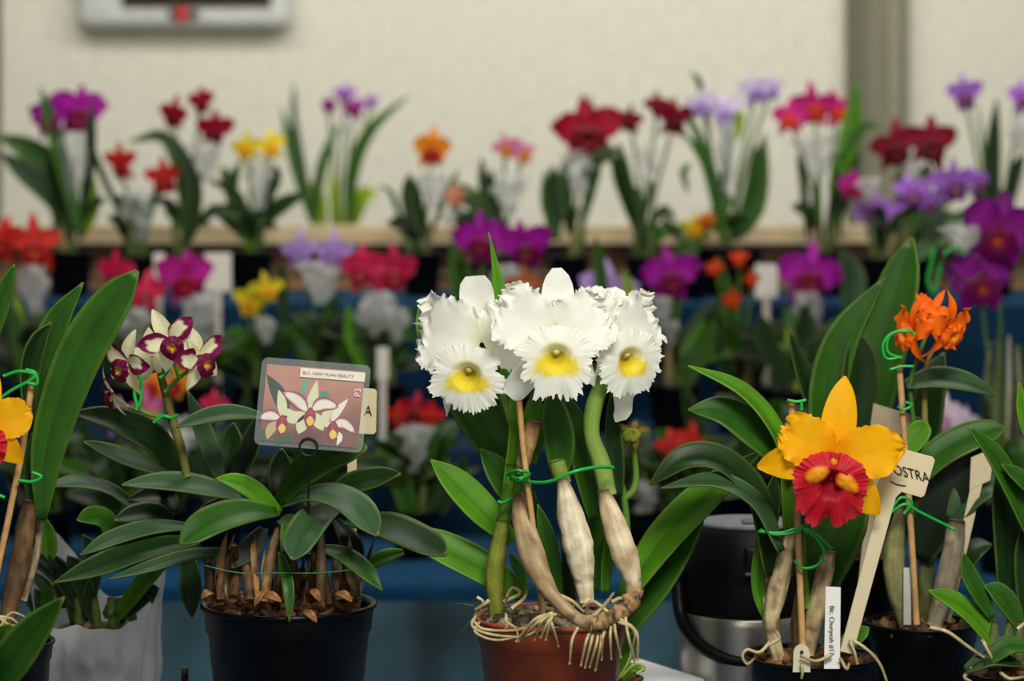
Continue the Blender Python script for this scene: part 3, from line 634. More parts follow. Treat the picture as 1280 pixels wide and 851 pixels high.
# broad-leaved orchid in the black pot behind
D = 2.66
t = plantroot('broad-leaved orchid without blooms in black pot behind the yellow bloom', 1082, D)
potat(t, 1082, 692, D, 50, 40, BLACK, chips=10)
leaf(t, [(1040, 640), (1032, 520), (1050, 430), (1106, 346)], 27, 'm', D, (0.1, -.8, .5))
leaf(t, [(1080, 660), (1085, 520), (1110, 410), (1140, 296)], 34, 'm', D, (-.2, -.9, .3), prof=ROUNDP)
leaf(t, [(1060, 660), (1062, 560), (1074, 480), (1072, 414)], 30, 'd', D, (.1, -.9, .2), prof=ROUNDP)
leaf(t, [(1060, 640), (1030, 540), (1005, 470), (986, 412)], 14, 'd', D+.03, (.3, -.8, .3))
leaf(t, [(1110, 650), (1150, 560), (1165, 480), (1180, 440)], 22, 'd', D+.04, (-.2, -.9, .2))
leaf(t, [(1100, 660), (1096, 560), (1110, 480)], 26, 'k', D+.05, (-.2, -.9, .2))
bulb(t, [(1050, 640, 1), (1055, 670, 1), (1062, 700, 1)], [5, 9, 8], D, rgb(90, 106, 50), rgb(120, 120, 70))
bulb(t, [(1085, 640, 1), (1088, 670, 1), (1088, 700, 1)], [5, 9, 8], D, rgb(80, 96, 44), rgb(110, 110, 70))

# stainless airpot
D = 2.62; cx_ = 932
t = thing('vacuum_flask', 'steel vacuum flask with black pump lid and curved black carry handle', 'flask', Vector(((cx_-640)*K(D), CAMY+D, TZ)))
base = Vector(((cx_-640)*K(D), CAMY+D, TZ)); k = K(D)
def zy(py): return (H-(py-HZ)*k)-TZ
mb = MB()
lathe(mb, base, [(0, .001), (80*k, 0), (83*k, .004), (83*k, zy(772)), (82.5*k, zy(764)), (81*k, zy(761)), (70*k, zy(760))], 64, lambda s, a: mix(rgb(150, 144, 132), rgb(222, 216, 204), .5+1.3*nz(math.cos(a)*3, math.sin(a)*3))); mk('body', mb, 'steel', t)  # vertical light and dark streaks in the steel colour stand in for reflections
mb = MB()
BLK = rgb(12, 12, 13)
lathe(mb, base, [(70*k, zy(764)), (81*k, zy(762)), (82*k, zy(756)), (80*k, zy(724)), (79*k, zy(716)), (80*k, zy(712)), (76*k, zy(690)), (66*k, zy(662)), (62*k, zy(656)), (60*k, zy(654))], 64, BLK); lid = mk('lid', mb, 'rubber', t)
mb = MB(); lathe(mb, base, [(60*k, zy(655)), (61*k, zy(653)), (58*k, zy(650)), (40*k, zy(649.5)), (0, zy(649.5))], 64, rgb(104, 110, 114)); mk('lid_top', mb, 'plastic', lid)
mb = MB(); box(mb, base+Vector((6*k, -28*k, zy(648))), (26*k, 30*k, 3*k), rgb(70, 74, 78)); mk('pump_button', mb, 'plastic', lid, bevel=.002)
mb = MB(); box(mb, base+Vector((14*k, -78*k, zy(690))), (44*k, 28*k, 34*k), rgb(18, 18, 20)); box(mb, base+Vector((14*k, -88*k, zy(704))), (46*k, 14*k, 5*k), rgb(96, 98, 100)); mk('spout', mb, 'plastic', lid, bevel=.003)
mb = MB(); hp = []
for i in range(17):
    a = math.pi*(i/16); hp.append(base+Vector((-86*k*math.cos(a), -14*k-84*k*math.sin(a)*.75, zy(716)-96*k*math.sin(a)**.55)))
tube(mb, hp, 8.5*k, 10, n=50, colf=lambda s, a: rgb(20, 20, 22)); mk('handle', mb, 'plastic', t)
for sx in (-1, 1):
    mb = MB(); ellip(mb, base+Vector((sx*84*k, -14*k, zy(716))), (9*k, 11*k, 11*k), BLK); mk('pivot', mb, 'plastic', t)

# ================================================================== orange-flowered orchid (right)
D = 2.56
t = plantroot('orange-flowered orchid in black pot tied to a bamboo stake', 1152, D)
potat(t, 1152, 775, D, 72, 58, BLACK, chips=70)
bulb(t, [(1128, 632), (1118, 690), (1122, 740), (1132, 782)], [7, 14, 13, 8], D-.03, rgb(150, 146, 96), rgb(110, 112, 60))
bulb(t, [(1196, 650), (1190, 700), (1180, 740), (1168, 782)], [11, 14, 14, 10], D-.03, rgb(168, 156, 130), rgb(120, 110, 84))
bulb(t, [(1160, 660, 2), (1158, 720, 2), (1154, 780, 2)], [6, 11, 9], D, rgb(96, 106, 60), rgb(70, 76, 40))
stake(t, [(1124, 456), (1130, 540), (1138, 650), (1146, 780)], D-.05, 4.2)
leaf(t, [(1132, 482), (1170, 474), (1210, 480), (1244, 494)], 14, 'g', D, (0, -.6, .8))
leaf(t, [(1112, 578), (1132, 560), (1148, 542), (1158, 526)], 16, 'b', D-.04, (.1, -.8, .6), prof=ROUNDP)
leaf(t, [(1130, 620), (1170, 572), (1212, 548), (1258, 534)], 19, 'm', D, (0, -.7, .7), prof=ROUNDP)
leaf(t, [(1150, 700), (1172, 640), (1200, 590), (1226, 556)], 36, 'k', D+.01, (-.2, -.95, .3))
leaf(t, [(1190, 650), (1214, 618), (1244, 606), (1276, 622)], 17, 'g', D, (0, -.6, .8))
leaf(t, [(1085, 560), (1100, 545), (1120, 570)], 12, 'm', D+.03, (0, -.8, .6))
leaf(t, [(1190, 730), (1215, 690), (1240, 680)], 14, 'd', D+.03, (0, -.8, .6))
stemtube(t, 'flower_stem', [(1144, 600), (1142, 530), (1138, 480), (1150, 440), (1160, 415)], [4, 3, 3, 2.5], rgb(80, 116, 44), D)
stemtube(t, 'flower_stem', [(1160, 600), (1156, 520), (1158, 460), (1170, 430)], [4, 4, 3, 2.5], rgb(140, 130, 70), D+.01)
OR = rgb(255, 118, 14); OR2 = rgb(250, 96, 10)
def orange_fl(px, py, d, Rpx, yaw, pitch, roll):
    R = Rpx*K(d); X = fx(P(px, py, d), yaw, pitch, roll)
    mb = MB(); ellip(mb, (0, -.2*R, 0), (.08*R, .16*R, .09*R), rgb(246, 150, 40), X); fl = mk('flower', mb, 'petal', t)
    cf = lambda s, u: mix(OR, OR2, s*abs(u)+.3*nz(s*5, u*4))
    for a, b in ((92, .2), (-130, .1), (-48, .2)): petal(fl, 'sepal', X, R, a, 1.05, .17, cf, SEPP, b, .12, .15, 1.5, 0, .25, 16, 7)
    for a in (25, 155): petal(fl, 'petal', X, R, a, .85, .33, cf, PETP, .1, .2, .25, 2.5, .08, .15, 16, 9)
    lip(fl, X, R*.4, lambda r, th: mix(rgb(250, 150, 40), OR, sm(.2, .6, r)), 1, 1.1, .8, -.15*R, .6, .4, .2, 7, 12, 60, .15)
orange_fl(1142, 412, D-.02, 46, -62, 0, 20)
orange_fl(1184, 408, D-.05, 46, 38, 20, -8)
orange_fl(1164, 392, D+.0, 34, -10, -10, 30)
for p in ([(1128, 446), (1108, 448), (1104, 430), (1116, 416), (1140, 414)], [(1128, 448), (1110, 440), (1112, 420), (1132, 412), (1144, 418)], [(1112, 462), (1128, 458), (1142, 458)], [(1122, 508), (1130, 512), (1140, 506), (1130, 502)], [(1114, 640), (1132, 630), (1150, 640), (1194, 662)], [(1112, 640), (1126, 622), (1140, 628), (1130, 642)]):
    tie(t, p, D-.06, 1.9)
# tags near it
def stick_label(label, plate, stick, d, col, th=.002, name='plant_label', hw=6):
    mb = MB(); polyplate(mb, [P(x, y, d) for x, y in plate], col, Vector((0, th, 0)))
    (x0, y0), (x1, y1) = stick
    polyplate(mb, [P(x0-hw, y0, d+.0006), P(x0+hw, y0, d+.0006), P(x1+hw*.7, y1, d+.0006), P(x1-hw*.7, y1, d+.0006)], col, Vector((0, th*.8, 0)))
    return tag(recentre(mk(name, mb, 'card', smooth=False)), label, 'plant label')
stick_label('dim beige paddle label behind the bamboo stake of the orange orchid', [(1092, 504), (1152, 522), (1146, 562), (1086, 546)], [(1100, 545), (1072, 780)], D+.05, rgb(170, 156, 128), hw=7)
stick_label('beige paddle label standing right of the large dark leaf', [(1214, 572), (1242, 560), (1238, 600), (1212, 612)], [(1222, 600), (1182, 782)], D-.01, rgb(200, 186, 150), hw=7)
mb = MB(); box(mb, P(1134, 745, D-.045), (9*K(D), .0012, 70*K(D)), rgb(190, 190, 180)); tag(recentre(mk('plant_label', mb, 'card', smooth=False)), 'narrow grey-white tag among the bulbs of the orange orchid', 'plant label')

# ================================================================== low leafy orchid, right edge
D = 2.34
t = plantroot('low leafy orchid without blooms in dark pot at right edge', 1268, D)
potat(t, 1268, 838, D, 62, 50, BLACK, chips=60, hump=.02)
leaf(t, [(1244, 806), (1220, 775), (1192, 752), (1160, 738)], 13, 'b', D, (.1, -.7, .7), prof=STRAPP)
leaf(t, [(1240, 772), (1224, 742), (1210, 716), (1204, 690)], 13, 'm', D, (.2, -.9, .3))
leaf(t, [(1276, 786), (1262, 758), (1246, 740), (1230, 732)], 15, 'm', D, (.1, -.8, .5))
leaf(t, [(1256, 760), (1258, 690), (1254, 630), (1246, 590)], 19, 'd', D+.04, (.1, -.95, .2))
leaf(t, [(1292, 680), (1264, 610), (1240, 566), (1210, 534)], 15, 'm', D, (.3, -.8, .5))
leaf(t, [(1296, 620), (1276, 598), (1252, 580)], 11, 'm', D-.01, (.1, -.8, .5))
leaf(t, [(1284, 780), (1282, 700), (1286, 640)], 16, 'd', D+.02, (-.1, -.95, .2))
leaf(t, [(1290, 560), (1280, 520), (1274, 478)], 10, 'b', D, (.1, -.95, .2))
leaf(t, [(1230, 830), (1260, 808), (1290, 812)], 10, 'm', D-.05, (0, -.6, .8))
leaf(t, [(1206, 838), (1240, 824), (1280, 832)], 9, 'd', D-.05, (0, -.6, .8))
for bx in (1244, 1262, 1276): bulb(t, [(bx, 776), (bx-2, 806), (bx, 840)], [4, 7, 7], D, rgb(70, 90, 40), rgb(100, 110, 60))
roots(t, [[(1162, 784), (1185, 790), (1210, 808), (1230, 822)], [(1228, 800), (1236, 815), (1244, 830)], [(1272, 786), (1282, 778), (1290, 770)], [(1250, 840), (1262, 848), (1280, 846)], [(1215, 834), (1206, 846), (1214, 852)]], D-.05)

# ================================================================== yellow orchid with red lip
D = 2.38
t = plantroot('yellow orchid with ruffled red lip in small black pot', 1013, D)
potat(t, 1013, 817, D, 84, 68, BLACK, chips=90, hump=.01)
leaf(t, [(988, 600), (968, 540), (926, 490), (860, 457)], 11, 'b', D, (.5, -.6, .6), fold=.4, nrm2=(.2, -.5, .8))
leaf(t, [(984, 585), (948, 545), (906, 515), (860, 512)], 22, 'm', D+.01, (.2, -.8, .6), fold=.12)
leaf(t, [(962, 720), (948, 630), (905, 580), (856, 574), (812, 606)], 17, 'd', D-.03, (.3, -.6, .7), fold=.3)
leaf(t, [(976, 690), (946, 630), (894, 602), (826, 610)], 12, 'g', D-.05, (.2, -.5, .85))
leaf(t, [(994, 720), (990, 660), (986, 590), (984, 560)], 13, 'b', D+.01, (0, -1, .1))
leaf(t, [(1018, 760), (1034, 700), (1058, 650), (1082, 600)], 34, 'm', D+.02, (-.2, -.95, .3))
leaf(t, [(1020, 760), (1012, 700), (1014, 650)], 22, 'm', D+.03, (.1, -.95, .2))
leaf(t, [(974, 800), (950, 745), (950, 690), (962, 630)], 9, 'b', D-.01, (-.4, -.9, .1))
leaf(t, [(952, 690), (962, 640), (970, 590)], 14, 'd', D+.01, (0, -1, .1))
leaf(t, [(1046, 815), (1064, 800), (1086, 784)], 11, 'b', D-.02, (0, -.8, .6), prof=ROUNDP)
bulb(t, [(955, 684), (956, 720), (962, 760), (968, 816)], [6, 11, 12, 8], D-.005, rgb(214, 194, 146), rgb(140, 110, 70), .3)
bulb(t, [(990, 660), (980, 700), (970, 745), (964, 780), (974, 824)], [7, 12, 13, 10, 8], D-.025, rgb(226, 208, 160), rgb(120, 82, 50), .5)
bulb(t, [(1036, 688), (1030, 720), (1020, 765), (1010, 818)], [9, 11, 12, 8], D-.02, rgb(220, 200, 154), rgb(142, 114, 74), .4)
bulb(t, [(1000, 740, 2), (998, 780, 2), (1000, 820, 2)], [6, 10, 8], D, rgb(130, 112, 80), rgb(90, 70, 46))
stake(t, [(989, 500), (994, 600), (998, 680), (1004, 820)], D-.045, 4.4)
stemtube(t, 'flower_stem', [(1010, 760), (1004, 690), (1012, 640), (1030, 600), (1036, 588)], [5, 4, 3, 3], rgb(96, 130, 40), D-.02)
for p in ([(948, 664), (975, 666), (1000, 660), (1020, 668), (1040, 686)], [(950, 662), (970, 668), (996, 664), (1004, 656)], [(1004, 662), (1020, 672), (1030, 690), (1022, 706), (1004, 710), (992, 700)], [(984, 500), (996, 502), (1008, 500)], [(1002, 500), (1002, 512)]):
    tie(t, p, D-.055, 2.0)
roots(t, [[(964, 800), (950, 815), (934, 812), (928, 820), (934, 830), (944, 822)], [(960, 806), (974, 798), (968, 786)], [(1066, 800), (1084, 812), (1100, 830), (1110, 856)], [(1062, 800), (1068, 815), (1072, 830)], [(1050, 822), (1058, 836), (1062, 828)], [(1040, 818), (1020, 826), (1000, 820)], [(1002, 828), (1003, 840), (1002, 848)]], D-.075, 2.2)
# the bloom
R = 100*K(D); fc = P(1042, 572, D-.10); X = fx(fc, -6, 4, 6)
mb = MB(); ellip(mb, (0, -.16*R, -.02*R), (.07*R, .12*R, .09*R), rgb(236, 150, 30), X); fl = mk('flower', mb, 'petal', t)
FULLP_ = [.3, .62, .85, .97, 1, 1, 1, .95, .82, .45]
YE = rgb(255, 186, 8); YO = rgb(246, 150, 8)
ycf = lambda s, u: mix(YE, YO, .55*sm(.4, 0, s)+.25*nz(s*7, u*3)+(.2 if abs(u) < .1 else 0))
petal(fl, 'sepal', X, R, 88, .98, .235, ycf, [.7, .8, .95, 1, 1, .95, .85, .7, .45, .08], .05, .05, .05, 1.2, .0, .12, 24, 11, 0, .05)
petal(fl, 'sepal', X, R, -171, .92, .25, ycf, PETP, .12, .05, .05, 1.2, 0, .15, 22, 9, 6, .05)
petal(fl, 'sepal', X, R, -47, .90, .24, ycf, PETP, .12, .05, .05, 1.2, 0, .15, 22, 9, 0, .05)
petal(fl, 'petal', X, R, 150, .70, .35, ycf, FULLP_, .02, .08, .10, 3, .13, .08, 32, 19, 6, 0, 0, 3.1, 6)
petal(fl, 'petal', X, R, 20, .86, .36, ycf, [.3, .62, .85, .97, 1, 1, .95, .82, .58, .15], .06, .08, .09, 2.5, .07, .08, 32, 19, -6, 0, 0, 7.7, 6)
RED = rgb(196, 24, 40); RDK = rgb(140, 8, 24)
def ylobes(mb, X):
    for sx, zz in ((-1, .02), (1, -.03)):
        rows = []
        for i in range(9):
            r = i/8; row = []
            for j in range(20):
                a = 6.2832*j/20
                p = Vector((sx*.185*R+(.15-.03*sx*math.sin(a))*R*r*math.cos(a), -.305*R+.04*R*r*r+.05*R*nz(math.cos(a)*2+sx*5, math.sin(a)*2)*r, -.20*R+zz*R+.115*R*r*math.sin(a)+.05*R*r*math.cos(a)*sx*-1))
                row.append(mb.add(X @ p, mix(rgb(250, 165, 20), rgb(214, 50, 36), sm(.62, 1, r)), (r, j/20)))
            rows.append(row)
        grid(mb, rows, True)
def ylip(r, th):
    c = mix(RDK, RED, sm(.2, .6, r)); q = nz(math.cos(th)*7, math.sin(th)*7, r*3)
    c = mix(c, rgb(216, 60, 66), .6*sm(.75, 1, r)+.3*q)
    return c
lip(fl, X, R*.52, ylip, .86, 1.12, .66, -.24*R, .42, .45, .12, 9, 30, 240, .24, -.06*R, .11, ylobes)

# tags of the yellow orchid
D2 = D-.07
def pp(x, y, d=D2): return P(x, y, d)
t = thing('plant_label', 'large beige paddle label lettered OSTRA stuck beside the yellow bloom', 'plant label', pp(1058, 812))
mb = MB(); c_ = rgb(206, 192, 156)
polyplate(mb, [pp(1110, 556), pp(1166, 571), pp(1169, 575), pp(1156, 619), pp(1152, 622), pp(1127, 615), pp(1120, 622), pp(1066, 818), pp(1050, 814), pp(1100, 624), pp(1096, 608), pp(1099, 600), pp(1104, 580)], c_, Vector((0, .002, 0)))
mk('paddle', mb, 'card', t, smooth=False, bevel=.0006)
o0 = pp(1118, 592)+Vector((0, -.0012, 0)); ux = (pp(1159, 602)-pp(1111, 590)).normalized(); uy = (pp(1108, 576)-pp(1111, 590)).normalized()
mk('lettering', text_mb('OSTRA', rgb(26, 24, 24), (pp(1163, 603)-pp(1118, 592)).length, o0, ux, uy*1.25), 'ink', t, smooth=False)
mb = MB(); tube(mb, [pp(1113, 601)+Vector((0, -.001, 0)), pp(1121, 605)+Vector((0, -.001, 0)), pp(1132, 607)+Vector((0, -.001, 0))], .0005, 5, colf=lambda s, a: rgb(50, 46, 40)); mk('lettering', mb, 'ink', t)
t = thing('plant_label', 'white printed plastic tag standing at the front of the yellow orchid pot', 'plant label', pp(1040, 832))
mb = MB(); polyplate(mb, [pp(1032, 733), pp(1051, 734), pp(1050, 836), pp(1030, 836)], rgb(226, 224, 216), Vector((0, .0012, 0))); mk('strip', mb, 'card', t, smooth=False, bevel=.0004)
o0 = pp(1037, 757)+Vector((0, -.0008, 0)); uy = Vector((1, 0, 0)); ux = (pp(1036.5, 820)-pp(1037, 757)).normalized()
mk('lettering', text_mb('Blc. Chunyeah #17', rgb(48, 48, 50), (pp(1036, 818)-pp(1037, 757)).length, o0, ux, uy*1.05), 'ink', t, smooth=False)
mb = MB(); n = 18; outer = []; 
for i in range(n+1):
    a = math.pi*i/n; outer.append(pp(1002+10*math.cos(a), 816-11*math.sin(a)))
outer += [pp(991, 840), pp(1013, 840)]
polyplate(mb, outer, rgb(204, 196, 168), Vector((0, .0012, 0))); o = mk('plant_label', mb, 'card', smooth=False); 
t = thing('plant_label', 'small cream round-topped tag with a hole in the yellow orchid pot', 'plant label', pp(1002, 838))
o.name = 'round_tag'; o.parent = t; o.data.transform(Matrix.Translation(-ORG[t])); ORG[o] = ORG[t]
mb = MB(); lathe(mb, (0, 0, 0), [(0, 0), (2.4*K(D2), 0)], 14, rgb(60, 48, 34))
mb.v = [pp(1002, 815)+Vector((v.x, -.0008, v.y)) for v in mb.v]; mk('hole', mb, 'ink', t)

# ================================================================== white orchid in terracotta pot
D = 2.40
t = plantroot('large white ruffled orchid with yellow throats in terracotta pot', 689, D)
WT = t
potat(t, 689, 768, D, 98, 74, rgb(146, 66, 40), rgb(60, 46, 34), rgb(170, 156, 124), 120, .012)
leaf(t, [(668, 640), (612, 545), (558, 450), (527, 372)], 33, 'm', D+.05, (.3, -.9, .3), prof=ROUNDP, fold=.3)
leaf(t, [(642, 500), (632, 420), (622, 350), (611, 290)], 15, 'b', D+.05, (.2, -.95, .2), prof=[.9, 1, 1, .95, .85, .7, .5, .3, .15, .02])
leaf(t, [(655, 640), (630, 600), (600, 560)], 20, 'm', D+.03, (.3, -.9, .3))
leaf(t, [(658, 560), (620, 530), (585, 505)], 22, 'd', D+.06, (.3, -.9, .2))
leaf(t, [(640, 676), (604, 640), (570, 605), (538, 575)], 21, 'b', D+.02, (.25, -.8, .5))
leaf(t, [(652, 745), (604, 712), (548, 684), (486, 660)], 21, 'b', D+.03, (.1, -.7, .7))
leaf(t, [(778, 752), (826, 680), (886, 618), (956, 562)], 22, 'b', D+.02, (-.3, -.7, .6))
leaf(t, [(770, 800), (808, 742), (848, 680), (888, 612)], 26, 'm', D+.04, (-.4, -.85, .3))
leaf(t, [(698, 600), (700, 560), (694, 520), (688, 486)], 22, 'm', D-.01, (0, -1, .1), fold=.3)
leaf(t, [(742, 650), (732, 590), (718, 530), (706, 490)], 18, 'm', D+.01, (.2, -1, .1), fold=.3)
leaf(t, [(630, 660), (640, 600), (646, 540), (638, 486)], 13, 'b', D+.0, (.2, -1, .1))
leaf(t, [(664, 580), (668, 530), (668, 488)], 16, 'b', D+.015, (-.2, -1, .1))
leaf(t, [(774, 620), (768, 560), (764, 490)], 13, 'd', D+.02, (-.1, -1, .1))
leaf(t, [(694, 752), (688, 690), (672, 630)], 12, 'm', D+.01, (.1, -1, .1), prof=STRAPP)
leaf(t, [(740, 740), (746, 670), (738, 600)], 12, 'm', D+.03, (.1, -1, .1), prof=STRAPP)
leaf(t, [(712, 750), (712, 690), (706, 640)], 12, 'd', D+.03, (.1, -1, .1), prof=STRAPP)
leaf(t, [(756, 740), (760, 690), (768, 640)], 8, 'b', D+.01, (.1, -1, .1), prof=STRAPP)
leaf(t, [(650, 750), (652, 720), (636, 690)], 8, 'm', D+.02, (.1, -1, .1), prof=STRAPP)
bulb(t, [(629, 650), (622, 690), (618, 725), (622, 772)], [8, 11, 12, 10], D-.0, rgb(140, 140, 50), rgb(110, 124, 40), dark_top=False)
stemtube(t, 'sheath', [(628, 660), (634, 620), (640, 580)], [7, 8, 9], rgb(86, 128, 40), D, 'leaf', 10)
bulb(t, [(650, 616, 0), (652, 645, -1), (664, 690, -4), (678, 725, -6), (694, 748, -8), (720, 772, -9), (742, 780, -10)], [6, 13, 17, 13, 9, 8, 10], D-.02, rgb(190, 168, 128), rgb(134, 104, 70), .7)
bulb(t, [(668, 526), (662, 548), (654, 578), (652, 592)], [9, 11, 9, 6], D-.03, rgb(176, 146, 92), rgb(130, 96, 56), .5)
bulb(t, [(703, 598), (712, 640), (722, 680), (728, 712), (733, 752)], [7, 17, 20, 15, 9], D-.03, rgb(248, 238, 208), rgb(206, 188, 148))
bulb(t, [(754, 612), (766, 650), (780, 690), (790, 720), (792, 752)], [8, 15, 17, 12, 7], D-.03, rgb(244, 230, 194), rgb(196, 168, 126))
stemtube(t, 'flower_stem', [(760, 618), (752, 580), (740, 545), (742, 510), (756, 470)], [11, 12, 10, 11, 9], rgb(150, 172, 84), D-.025, 'leaf', 12, 0, rgb(112, 150, 56))
stemtube(t, 'flower_stem', [(706, 604), (700, 590), (696, 575)], [9, 11, 10], rgb(130, 150, 60), D-.025, 'leaf', 12)
stemtube(t, 'flower_stem', [(690, 560), (690, 500), (692, 450)], [6, 5, 5], rgb(120, 158, 70), D-.0, 'leaf', 10)
stemtube(t, 'flower_stem', [(650, 560), (630, 500), (602, 440)], [6, 5, 5], rgb(120, 158, 70), D+.02, 'leaf', 10)
mb = MB()
tube(mb, [P(738, 780, D-.12), P(752, 778, D-.12), P(770, 770, D-.11), P(786, 758, D-.09), P(796, 740, D-.07)], [h*K(D) for h in (9, 10, 9, 11, 8)], 12, n=40, colf=lambda s, a: mix(rgb(176, 140, 90), rgb(40, 26, 18), .5+1.5*nz(s*14, math.cos(a), math.sin(a))), lump=.7)
mk('rhizome', mb, 'bulb', t)
stake(t, [(648, 490), (654, 560), (662, 625), (670, 690), (678, 768)], D-.045, 4)
for p in ([(636, 598, -1), (660, 602, -3), (686, 602, -5), (716, 590, -6), (744, 584, -5), (766, 584, -3)], [(634, 592), (648, 588, -4), (662, 592, -3), (648, 598, -5), (636, 594)], [(640, 622), (628, 628), (622, 626)]):
    tie(t, p, D-.02, 2.2)
RT = []
rg = random.Random(5)
for (sx, sy, ex, ey) in ((690, 768, 660, 790), (690, 768, 650, 800), (692, 768, 668, 800), (694, 768, 676, 797), (690, 766, 645, 802), (694, 768, 682, 800), (686, 770, 698, 808), (722, 785, 712, 830), (738, 790, 726, 832), (742, 790, 731, 835), (748, 790, 737, 834), (752, 790, 744, 838), (758, 784, 752, 825), (770, 776, 790, 812), (776, 774, 797, 826), (768, 778, 776, 822), (782, 772, 794, 830), (764, 780, 764, 824)):
    mx = (sx+ex)/2+rg.uniform(-3, 3)+(10 if ex > sx+12 else 0); my = (sy+ey)/2-8+rg.uniform(-2, 2)
    RT.append([(sx, sy, 0), (mx, my, -1.5), (ex, ey, -.5+rg.uniform(-.5, .5))])
roots(t, RT, D-.115, 2.1)
roots(t, [[(596, 768), (590, 782), (610, 792), (650, 796), (672, 788)], [(600, 776), (594, 790), (620, 800), (655, 794)], [(592, 776), (604, 786), (640, 788), (665, 782)], [(634, 768), (632, 776), (645, 786), (648, 802)], [(632, 766), (634, 780), (632, 786)], [(596, 746), (604, 752), (600, 760)]], D-.095, 1.9)
roots(t, [[(690, 752), (700, 760), (718, 758)], [(742, 770), (756, 756), (768, 740)], [(760, 765), (742, 752), (728, 758)], [(630, 752, 3), (650, 742, 3), (640, 735, 4), (632, 748, 2)], [(640, 760), (655, 748), (660, 735)], [(612, 750), (604, 756), (594, 762)], [(700, 744), (716, 752), (730, 765)], [(765, 752), (778, 748), (790, 762)]], D-.05, 2.6)
roots(t, [[(600, 762), (588, 776), (578, 790)], [(592, 757), (580, 755), (570, 754)]], D-.04, .9, rgb(90, 90, 60), rgb(60, 66, 40))

WHT = rgb(248, 248, 236); WSH = rgb(242, 242, 220)
YEL = rgb(246, 220, 0); YDK = rgb(176, 150, 4)
wcf = lambda s, u: mix(mix(WHT, rgb(214, 226, 160), .5*sm(.22, 0, s)), WSH, .4*max(0, nz(s*3, u*12))+(.25 if abs(u) < .06 else 0))
def wlip(cx0=0.0, spread=1.0):
    def f(r, th):
        x = r*math.cos(th); z = r*math.sin(th)
        q = math.hypot((x-cx0)/.74/spread, (z+.16+.25*x*x)/.36)
        c = mix(WHT, YEL, .95*sm(1.1, .6, q+.25*nz(x*9, z*9)))
        if r < .30: c = mix(c, YDK, .75*sm(.30, .12, r))
        if z > .12 and r < .5: c = mix(c, rgb(240, 232, 150), .6)
        vein = math.sin(th*23)*.5+.5
        c = mix(c, WSH, .12*vein*sm(.5, .8, r))
        return c
    return f
def white(px, py, d, yaw, pitch, segs, lp, lc, lx=0.0, lz=0.0):
    """segs: (name, ang, len px, hw px, prof, back, fwd, ruf, ser, bend, y0, seed)"""
    R = 100*K(d); X = fx(P(px, py, d), yaw, pitch, 0)
    LX = X @ Matrix.Translation((lx*R/100, -.12*R, lz*R/100))
    mb = MB(); ellip(mb, (0, -.03*R, .05*R), (.055*R, .09*R, .05*R), rgb(232, 214, 130), LX)
    fl = mk('flower', mb, 'petal', t)
    for s in segs:
        petal(fl, s[0], X, R, s[1], s[2]/100, s[3]/100, wcf, s[4], s[5], s[6], s[7]*1.5, 3.4, s[8]*1.7, .1, 48, 29, s[9], s[10], 0, s[11], 5)
    lip(fl, LX, R*lp[0]/100, lc, lp[1], lp[2], lp[3], 0, .36, .16, .034, 7, 34, 300, .10, -.01*R, .20, rr0=.46)
    return fl
FULLP = [.3, .62, .85, .97, 1, 1, 1, .98, .90, .62]
white(602, 432, D-.02, -14, 6, [
    ('sepal', 94, 88, 25, BLUNTP, -.05, .03, .02, 0, 0, .06, 1.0),
    ('sepal', -142, 104, 12, SEPP, .0, .05, .1, .0, 24, .02, 2.0),
    ('petal', 160, 84, 56, FULLP, .05, .10, .07, .10, 4, .0, 3.3),
    ('petal', 24, 56, 50, FULLP, .10, .06, .07, .08, 0, .03, 4.4)],
    (50, .92, 1.0, .78), wlip(), -12, -32)
white(693, 425, D-.06, 0, 2, [
    ('sepal', 82, 90, 22, [.9, 1, 1.05, 1.1, 1.1, 1.08, 1.02, .92, .72, .3], .0, .03, .02, 0, 6, .06, 1.5),
    ('sepal', -128, 92, 19, BLUNTP, .12, .03, .08, 0, 0, .05, 2.5),
    ('sepal', -40, 80, 18, SEPP, .3, .02, .1, 0, -10, .08, 2.7),
    ('petal', 146, 84, 46, FULLP, .04, .10, .07, .10, 0, .02, 5.3),
    ('petal', 30, 74, 46, FULLP, .06, .10, .07, .10, 0, .02, 6.4)],
    (50, .94, 1.08, .80), wlip(), 2, -18)
white(768, 424, D-.02, 32, 4, [
    ('sepal', 96, 64, 26, BLUNTP, .05, .03, .06, .02, 0, .06, 1.2),
    ('sepal', -80, 106, 17, BLUNTP, .05, .1, .06, 0, 0, .0, 2.2),
    ('sepal', -100, 78, 18, SEPP, .15, .02, .1, 0, 0, .06, 2.9),
    ('petal', 30, 70, 46, FULLP, .10, .10, .10, .12, 0, .0, 7.3),
    ('petal', -10, 66, 22, PETP, .15, .05, .2, .15, -14, .02, 7.9),
    ('petal', 142, 62, 44, FULLP, .10, .06, .08, .10, 0, .03, 8.4)],
    (48, .96, 1.0, .78), wlip(.05, .8), 6, -22)

